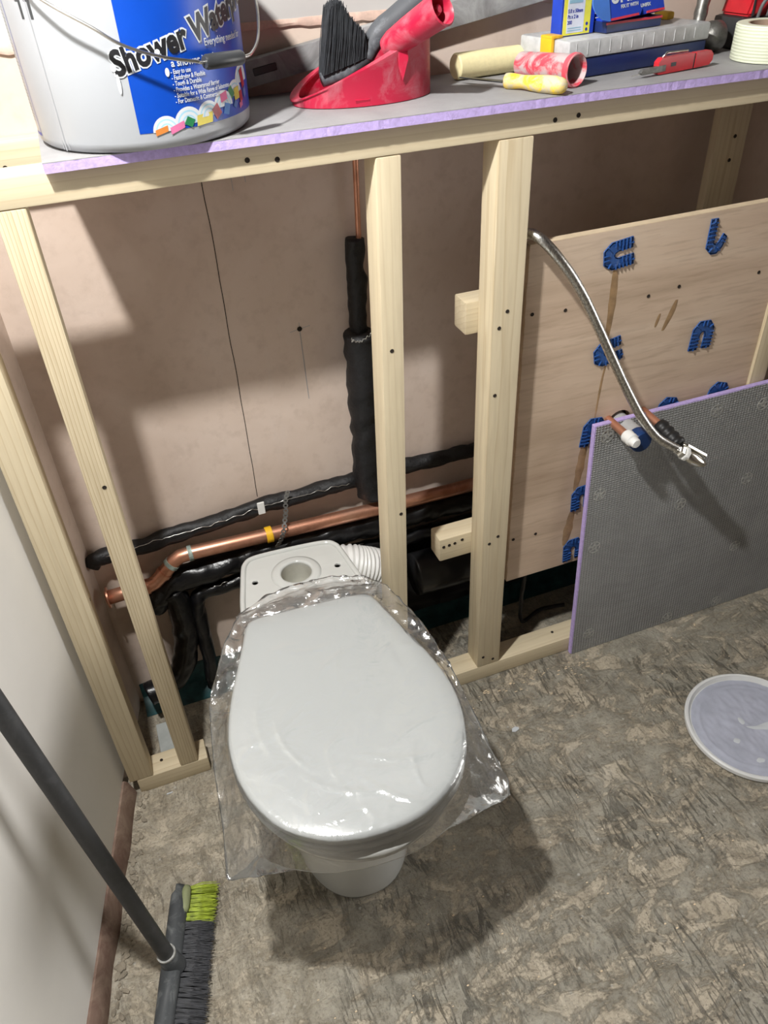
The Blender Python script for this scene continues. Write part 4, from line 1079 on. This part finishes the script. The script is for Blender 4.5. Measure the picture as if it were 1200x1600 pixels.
bm = nb(); box(bm, -.009, -.0022, .030, .056, .018, .052, .003, 2, mtx=mc); box(bm, -.009, .012, .030, .056, .0502, .0545, .002, 2, mtx=mc); mesh_obj('latch', fixn(bm), M['yellow'], parent=oc, smooth=True)['label'] = 'yellow latch at the left end'
bm = nb(); box(bm, CW-.034, CW-.018, .055, .085, .0503, .0615, .004, 2, mtx=mc); mesh_obj('latch', fixn(bm), M['yellow'], parent=oc, smooth=True)['label'] = 'small yellow latch at the right'

# upright screw box with yellow label
ZC = ZS+.0505
ub = thing('screw_box', 'blue carton with a yellow and white label standing on the organiser case', 'box', (1.20,.14,ZC), 'blue screw cartons')
mu = Matrix.Translation((1.171,.108,ZC+.0003)) @ Matrix.Rotation(math.radians(8), 4, 'Z')
bm = nb(); box(bm, 0, .062, 0, .022, 0, .10, .001, 1, mtx=mu); mesh_obj('carton', fixn(bm), M['card_blue'], parent=ub)
def card(bmn, x0, x1, z0, z1, d, mat, name, par, mtx, bev=0):
    bm = nb(); box(bm, x0, x1, -d-.0002, -d, z0, z1, mtx=mtx); return mesh_obj(name, bm, M[mat], parent=par)
card(None, .004, .0535, .001, .088, .0003, 'card_yellow', 'label_border', ub, mu)
card(None, .0105, .0415, .0035, .083, .0006, 'card_white', 'label_panel', ub, mu)
mtxt = mu @ frame_m((0,-.0010,0), (1,0,0), (0,0,1))
for s_, sz, x, z, mt_ in (('UNIFIX', .0085, .0115, .050, 'ink_navy'), ('5.0 x 50mm', .0065, .0115, .0285, 'ink_navy'), ('Pz x 2 in', .0065, .0115, .0215, 'ink_navy'), ('200', .0065, .0115, .0145, 'ink_navy')):
    b = text_bm(s_, sz, .0002, .00005, sx=.85); bm = nb(); merge(bm, b, mtxt @ Matrix.Translation((x, z, 0))); mesh_obj('lettering', bm, M[mt_], parent=ub)
for z, h_ in ((.040,.004),(.009,.0012),(.006,.0012)): card(None, .0125, .037, z, z+h_, .0009, 'ink_cyan', 'printed_line', ub, mu)
bm = nb()
for z in (.006, .013): lathe(bm, [(0,0),(.0022,0),(.0022,.0002),(0,.0002)], 10, mu @ axis_m((.0475,-.0006,z), (0,-1,0)))
mesh_obj('printed_mark', fixn(bm), M['ink_navy'], parent=ub)

# open tilted screw carton
ob = thing('screw_box', 'opened blue screw carton with a red edge and pale ribbed flap on the case', 'box', (1.30,.12,ZC), 'blue screw cartons')
mo = Matrix.Translation((1.247,.093,ZC+.0003)) @ Matrix.Rotation(math.radians(10), 4, 'Z')
bm = nb(); box(bm, -.006, .104, .004, .064, 0, .014, .001, 1, mtx=mo); mesh_obj('tray', fixn(bm), M['navy'], parent=ob)
bm = nb(); box(bm, -.0065, .1045, .0032, .0042, .0105, .0135, mtx=mo); mesh_obj('red_rim', fixn(bm), M['card_red'], parent=ob)
ml = mo @ Matrix.Translation((-.004,.0,.0150)) @ Matrix.Rotation(math.radians(-3), 4, 'Y') @ Matrix.Rotation(math.radians(-14), 4, 'X')
bm = nb(); prism(bm, [(0,.0),(.058,.0),(.064,.008),(.070,.0),(.108,.0),(.100,.060),(0.0,.060)], .046, ml @ frame_m((0,.046,.0), (1,0,0), (0,0,1)))
mesh_obj('carton', fixn(bm), M['card_blue'], parent=ob)
bm = nb()
box(bm, .0, .056, -.0006, -.0001, .0005, .0035, mtx=ml); box(bm, .071, .107, -.0006, -.0001, .0005, .0035, mtx=ml)
mesh_obj('red_edge', fixn(bm), M['card_red'], parent=ob)
fl_ = [(0,.0),(.0,.050)] + [(-.030-.006*math.sin(PI*k/10)*1.0+.012*(abs(k-5)/5)**2, .046-.042*k/10) for k in range(11)]
bm = nb(); prism(bm, fl_[::-1], .0012, ml @ frame_m((0,-.0004,0), (1,.15,0), (0,0,1))); mesh_obj('side_flap', fixn(bm), M['card_blue2'], parent=ob)['label'] = 'pale blue ribbed side flap'
bm = nb()
for i in range(7): box(bm, -.028, -.004, -.0022, -.0014, .008+i*.0055, .0090+i*.0055, mtx=ml)
mesh_obj('flap_lines', fixn(bm), M['ink_white'], parent=ob)
mt2 = ml @ frame_m((0,-.0006,0), (1,0,0), (0,0,1))
b = text_bm('UNI-FIX', .026, .0009, .00005, sx=.92); bm = nb(); merge(bm, b, mt2 @ Matrix.Translation((.004,.0215,0))); mesh_obj('lettering', bm, M['ink_white'], parent=ob)
b = text_bm('FIX IT WITH', .0062, .0002, .00005); bm = nb(); merge(bm, b, mt2 @ Matrix.Translation((.022,.0135,0)))
b = text_bm('UNIFIX', .0062, .0002, .00005); merge(bm, b, mt2 @ Matrix.Translation((.060,.0095,0))); mesh_obj('lettering', bm, M['ink_white'], parent=ob)

# red utility knife
rk = thing('utility_knife', 'red folding utility knife lying before the organiser case', 'knife', (1.34,.045,ZS))
kd = Vector((1.398,.060,0))-Vector((1.290,.042,0)); mk = frame_m((1.290,.040,ZS+.001), (kd.x, kd.y, 0), (0,0,1))
bm = nb(); prism(bm, [(0,.001),(.004,0),(.070,.001),(.070,.021),(.045,.0215),(.006,.021),(0,.016)], .010, mk); mesh_obj('body', fixn(bm), M['tool_red'], parent=rk)
bm = nb(); prism(bm, [(.074,.001),(.104,.002),(.110,.008),(.110,.016),(.104,.021),(.074,.021)], .010, mk); mesh_obj('tail', fixn(bm), M['tool_red'], parent=rk)
bm = nb(); prism(bm, [(.069,.002),(.075,.002),(.075,.020),(.069,.020)], .008, mk @ Matrix.Translation((0,0,.001))); mesh_obj('joint', fixn(bm), M['dark_plastic'], parent=rk)
bm = nb(); prism(bm, [(-.030,.003),(-.034,.006),(-.030,.010),(.014,.012),(.014,.004)], .006, mk @ Matrix.Translation((0,0,.0045))); mesh_obj('nose', fixn(bm), M['forged'], parent=rk)
bm = nb(); prism(bm, [(-.052,.0035),(-.030,.0035),(-.030,.0065),(-.048,.0045)], .0012, mk @ Matrix.Translation((0,0,.007))); mesh_obj('blade', fixn(bm), M['steel'], parent=rk)
bm = nb(); tube(bm, [mk @ Vector((.010,.0205,.005)), mk @ Vector((.018,.026,.005)), mk @ Vector((.060,.0245,.005))], .0018, 8); mesh_obj('clip_wire', fixn(bm), M['steel'], parent=rk, smooth='all')
bm = nb(); box(bm, .024, .034, .0085, .0135, .0098, .0104, mtx=mk); box(bm, .024, .034, .0085, .0135, -.0004, .0002, mtx=mk); mesh_obj('window_slot', fixn(bm), M['dark_plastic'], parent=rk)

# hammer
hm = thing('hammer', 'steel hammer standing on its head beside the tape roll', 'hammer', (1.47,.15,ZS))
bm = nb(); lathe(bm, [(0,0),(.006,0),(.009,.004),(.010,.018),(.0085,.022),(.0085,.030),(.0135,.036),(.0165,.042),(.0165,.054),(.0145,.057),(0,.0575)], 32, axis_m((1.424,.158,ZS+.0225), (1,-.08,0)) @ Matrix.Diagonal((1.32,1.32,1.25,1)))
mesh_obj('head', fixn(bm), M['forged'], parent=hm, smooth=True)
P = catmull([(1.452,.157,ZS+.022),(1.455,.160,ZS+.045),(1.463,.166,ZS+.075),(1.478,.176,ZS+.115),(1.493,.190,ZS+.155)], 6)
bm = nb(); tube(bm, P, [.0135 if i < 4 else .0112+.0007*math.sin(i*1.7) for i in range(len(P))], 16, rf=lambda i, a: .0012*math.cos(2*a)); mesh_obj('handle', fixn(bm), M['forged'], parent=hm, smooth='all')

# masking tape roll
tr = thing('tape_roll', 'wide roll of cream masking tape at the right end of the shelf', 'tape', (1.508,.050,ZS))
bm = nb(); lathe(bm, [(.040,.001),(.056,.001),(.0572,.003),(.0565,.047),(.055,.0485),(.040,.0485)], 72, Matrix.Translation((1.508,.050,ZS)), closed=True); mesh_obj('tape', fixn(bm), M['tape'], parent=tr, smooth=True)
bm = nb(); lathe(bm, [(.0375,.001),(.0399,.001),(.0399,.0480),(.0375,.0480)], 60, Matrix.Translation((1.508,.050,ZS)), closed=True); mesh_obj('cardboard_core', fixn(bm), plain('brown_core', (.42,.30,.22), .8), parent=tr, smooth=True)

# red and black tape measure style tool
rtool = thing('measuring_tool', 'red and black tool behind the masking tape roll', 'tool', (1.58,.17,ZS))
bm = nb(); box(bm, 1.520, 1.640, .128, .205, ZS+.0005, ZS+.046, .006, 2); mesh_obj('base', fixn(bm), M['dark_plastic'], parent=rtool, smooth=True)
bm = nb(); prism(bm, [(.006,0),(.114,0),(.118,.028),(.108,.052),(.060,.060),(.030,.050),(.014,.026)], .066, frame_m((1.520,.200,ZS+.0465), (1,0,0), (0,0,1)))
r_ = bmesh.ops.bevel(bm, geom=bm.edges[:], offset=.004, segments=2, affect='EDGES'); mesh_obj('shell', fixn(bm), M['tool_red'], parent=rtool, smooth=True)
bm = nb(); tube(bm, catmull([(1.542,.129,ZS+.044),(1.544,.126,ZS+.062),(1.553,.125,ZS+.072),(1.560,.126,ZS+.060),(1.561,.129,ZS+.046)], 5), .0028, 10); mesh_obj('loop', fixn(bm), M['ear'], parent=rtool, smooth='all')
bm = nb(); lathe(bm, [(0,0),(.008,0),(.0085,.004),(.004,.006),(0,.006)], 20, axis_m((1.572,.134,ZS+.054), (0,-1,.2))); mesh_obj('button', fixn(bm), M['steel'], parent=rtool, smooth=True)
bm = nb(); box(bm, 1.5335, 1.5365, .1325, .1342, ZS+.047, ZS+.075, mtx=None); mesh_obj('black_stripe', fixn(bm), M['dark_plastic'], parent=rtool)

# ------------------------------------------------------------ bucket lid on the floor
LCX, LCY, LR = 1.493, -.333, .1325
bl = thing('bucket_lid', 'round white bucket lid lying upturned on the floor, smeared grey inside', 'lid', (LCX, LCY, 0))
bm = nb(); lathe(bm, [(0,.002),(LR-.010,.002),(LR-.003,.0015),(LR+.001,.005),(LR+.001,.013),(LR-.002,.0155),(LR-.006,.0145),(LR-.0085,.008),(LR-.011,.0055),(0,.0055)], 96, Matrix.Translation((LCX,LCY,0)))
mesh_obj('disc', fixn(bm), plain('white_lid', (.74,.75,.75), .35, vary=.03), parent=bl, smooth=True)
bm = nb(); rows = []; NR, NQ = 40, 120
ctr = bm.verts.new((LCX, LCY, .0072))
for i in range(1, NR+1):
    row = []
    for k in range(NQ):
        a = 2*PI*k/NQ; r = (LR-.0125)*i/NR*(1+(.012*noise.noise(Vector((math.cos(a)*3, math.sin(a)*3, 2))) if i > NR*.8 else 0))
        x, y = LCX+r*math.cos(a), LCY+r*math.sin(a)
        h = .0068+.0016*abs(noise.noise(Vector((x*40, y*18, 0))))+.0014*noise.noise(Vector((x*110, y*60, 1)))
        if abs(i/NR-.86) < .03: h += .0012
        row.append(bm.verts.new((x, y, h)))
    rows.append(row)
for k in range(NQ): bm.faces.new((ctr, rows[0][k], rows[0][(k+1) % NQ]))
for a, b in zip(rows, rows[1:]):
    for k in range(NQ): bm.faces.new((a[k], b[k], b[(k+1) % NQ], a[(k+1) % NQ]))
mesh_obj('paint_smear', fixn(bm), M['smear'], parent=bl, smooth='all')['label'] = 'blue-grey wet coating smear'
bm = nb()
def blob(pts, z=.0086):
    P = catmull([(a, b, 0) for a, b in pts], 4, closed=True); c = sum(P, Vector())/len(P)
    vs = [bm.verts.new((p.x, p.y, z-.0008)) for p in P]; cc = bm.verts.new((c.x, c.y, z+.0006))
    for i in range(len(vs)): bm.faces.new((cc, vs[i], vs[(i+1) % len(vs)]))
blob([(1.475,-.315),(1.480,-.306),(1.486,-.313),(1.484,-.322),(1.477,-.324)])
blob([(1.480,-.330),(1.500,-.337),(1.530,-.338),(1.560,-.350),(1.585,-.372),(1.560,-.378),(1.535,-.368),(1.512,-.352),(1.490,-.342)])
blob([(1.432,-.350),(1.440,-.345),(1.447,-.352),(1.438,-.358)]); blob([(1.442,-.405),(1.452,-.400),(1.460,-.408),(1.450,-.413)])
mesh_obj('clean_patch', fixn(bm), M['ink_white'], parent=bl, smooth='all')['label'] = 'pale wiped patches'

# ------------------------------------------------------------ broom
br = thing('broom', 'grey broom leaning on the left wall with green and black bristles', 'broom', (.31, -.36, 0))
ax = Vector((-.060,-.208,0)).normalized(); pe = Vector((-ax.y, ax.x, 0)); pe = pe if pe.x > 0 else -pe
H0 = Vector((.332,-.240,.036))       # far end of the block
bm = nb(); rings = []
Lb = .315
for i in range(33):
    s_ = Lb*i/32; u = i/32
    wd = .0125*(min(1, math.sin(PI*min(1, u*7+.02)/2)*1.0))*(1+.35*math.exp(-((u-.5)/.09)**2)) if u < .95 else .0125*max(.3, math.sqrt(max(0, 1-((u-.95)/.05)**2)))
    hd_ = .016 if u > .04 else .010
    c = H0 + ax*s_
    q = (pe*.80+Vector((0,0,-.6))).normalized(); n_ = ax.cross(q)
    rings.append([c + n_*math.cos(a)*max(wd,.004)*1.15 + q*math.sin(a)*hd_ for a in [2*PI*k/20 for k in range(20)]])
loft(bm, rings); mesh_obj('block', fixn(bm), M['broom_block'], parent=br, smooth='all')
q = (pe*.80+Vector((0,0,-.6))).normalized(); n_ = ax.cross(q); n_ = n_ if n_.z > 0 else -n_
for s0, s1 in ((.004,.050),(.262,.312)):
    bm = nb(); P = [H0+ax*(s0+(s1-s0)*k/8)+n_*.0085+q*.0075 for k in range(9)]
    tube(bm, P, [.0055,.0075,.008,.0082,.0082,.0082,.008,.0075,.0055], 14); mesh_obj('rubber_corner', fixn(bm), M['broom_green'], parent=br, smooth='all')['label'] = 'olive green rubber corner'
rng = random.Random(8)
segs = ((0.0,.062,'brush_green','green_bristles'),(.062,.235,'brush_grey','black_bristles'),(.235,.325,'brush_green','green_bristles'))
for s0, s1, mt_, nm in segs:
    bm = nb()
    # tufts
    nt = int((s1-s0)/.0075)
    for ti in range(nt):
        for row in range(3):
            sc = s0+(ti+.5)*(s1-s0)/nt; root = H0+ax*(min(sc, Lb-.004)*.98+.003)+q*.010+n_*(row-1)*.006
            spread = (sc/Lb-.5)*.018
            tipc = root + pe*.046 + Vector((0,0,-(root.z-.004)+.006*(row))) + ax*(spread+rng.gauss(0,.002))
            for j in range(26):
                a = root+Vector((rng.gauss(0,.0014), rng.gauss(0,.0014), rng.gauss(0,.0008)))
                b = tipc+ax*rng.gauss(0,.0032)+pe*rng.gauss(0,.003)+Vector((0,0,abs(rng.gauss(0,.003))))
                m1 = a.lerp(b, .5)+ax*rng.gauss(0,.0012)+Vector((0,0,.002))
                s3 = (b-a).orthogonal().normalized(); q3 = (b-a).normalized().cross(s3)
                R = [[bm.verts.new(p+s3*r*math.cos(2*PI*k/3)+q3*r*math.sin(2*PI*k/3)) for k in range(3)] for p, r in ((a,.0006),(m1,.0006),(b,.0004))]
                for A, B in zip(R, R[1:]):
                    for k in range(3): bm.faces.new((A[k], A[(k+1) % 3], B[(k+1) % 3], B[k]))
    mesh_obj(nm, fixn(bm), M[mt_], parent=br)['label'] = ('lime green bristles' if 'green' in nm else 'black bristles')
b0 = Vector((.297,-.368,.060)); b1 = Vector((.239,-.337,.680)); bd_ = (b1-b0).normalized()
bm = nb(); tube(bm, [b0, b0+bd_*1.235], .0122, 28); mesh_obj('pole', fixn(bm), M['broom_tube'], parent=br, smooth=True)
bm = nb(); tube(bm, [b0-bd_*.026, b0-bd_*.006, b0+bd_*.016, b0+bd_*.018], [.019,.0165,.0148,.0130], 28); mesh_obj('socket', fixn(bm), M['broom_block'], parent=br, smooth=True)
bm = nb(); lathe(bm, [(.0124,0),(.0152,0),(.0152,.003),(.0124,.003)], 28, axis_m(b0+bd_*.016, bd_), closed=True); mesh_obj('collar', fixn(bm), M['washer'], parent=br, smooth=True)

# ------------------------------------------------------------ debris
rng = random.Random(21)
bm = nb()
for i in range(170):
    y = -.62+rng.random()*.66; x = wx(y)+.024+abs(rng.gauss(0, .009)); r = .0015+rng.random()*.0042
    g = bmesh.ops.create_icosphere(bm, subdivisions=1, radius=r, matrix=Matrix.Translation((x, y, r*.35)) @ Matrix.Rotation(rng.random()*6, 4, 'Z') @ Matrix.Diagonal((1.5, .9, .55, 1)))
    for v in g['verts']: v.co += Vector((rng.gauss(0, r*.18), rng.gauss(0, r*.18), 0)); v.co.z = max(v.co.z, .0)
o = mesh_obj('rubble', fixn(bm), M['rubble'], base=(.26,-.2,0)); tag(o, 'crumbled mortar rubble along the foot of the left wall', 'rubble', kind='stuff')
def chip(x, y, poly, label):
    bm = nb(); prism(bm, poly, .0015, Matrix.Translation((x, y, .0002))); o = mesh_obj('paint_chip', fixn(bm), M['ink_white'], base=(x, y, 0)); tag(o, label, 'paint chip')
chip(1.042, -.150, [(-.009,-.003),(-.003,-.006),(.007,-.003),(.009,.002),(.002,.006),(-.006,.004)], 'pale flake of plaster on the floor right of the toilet')
chip(.337, -.023, [(-.006,-.001),(.006,.0),(.0065,.002),(-.005,.0018)], 'thin white wood sliver on the floor by the short sole plate')
bm = nb()
for i in range(260):
    x = .45+rng.random()*1.3; y = -1.0+rng.random()*.98; r = .0006+rng.random()*.0012
    bmesh.ops.create_icosphere(bm, subdivisions=1, radius=r, matrix=Matrix.Translation((x, y, r*.4)) @ Matrix.Diagonal((1.6, 1, .6, 1)))
for i in range(60):
    x = 1.0+rng.random()*.3; y = -.05+rng.gauss(0, .012); r = .0006+rng.random()*.001
    if y > -.006: continue
    bmesh.ops.create_icosphere(bm, subdivisions=1, radius=r, matrix=Matrix.Translation((x, y, r*.4)) @ Matrix.Diagonal((3, 1, .6, 1)))
o = mesh_obj('sawdust', fixn(bm), M['wood_end'], base=(1.1,-.3,0)); tag(o, 'pale sawdust specks scattered over the concrete floor', 'sawdust', kind='stuff')
# offcut slab on the floor behind the left studs
bm = nb(); box(bm, .335, .385, .075, .15, .0, .010, .001, 1); o = mesh_obj('tile_offcut', bm, plain('grey_offcut', (.42,.44,.42), .6), base=(.36,.11,0)); tag(o, 'pale grey board offcut on the floor behind the left studs', 'offcut')
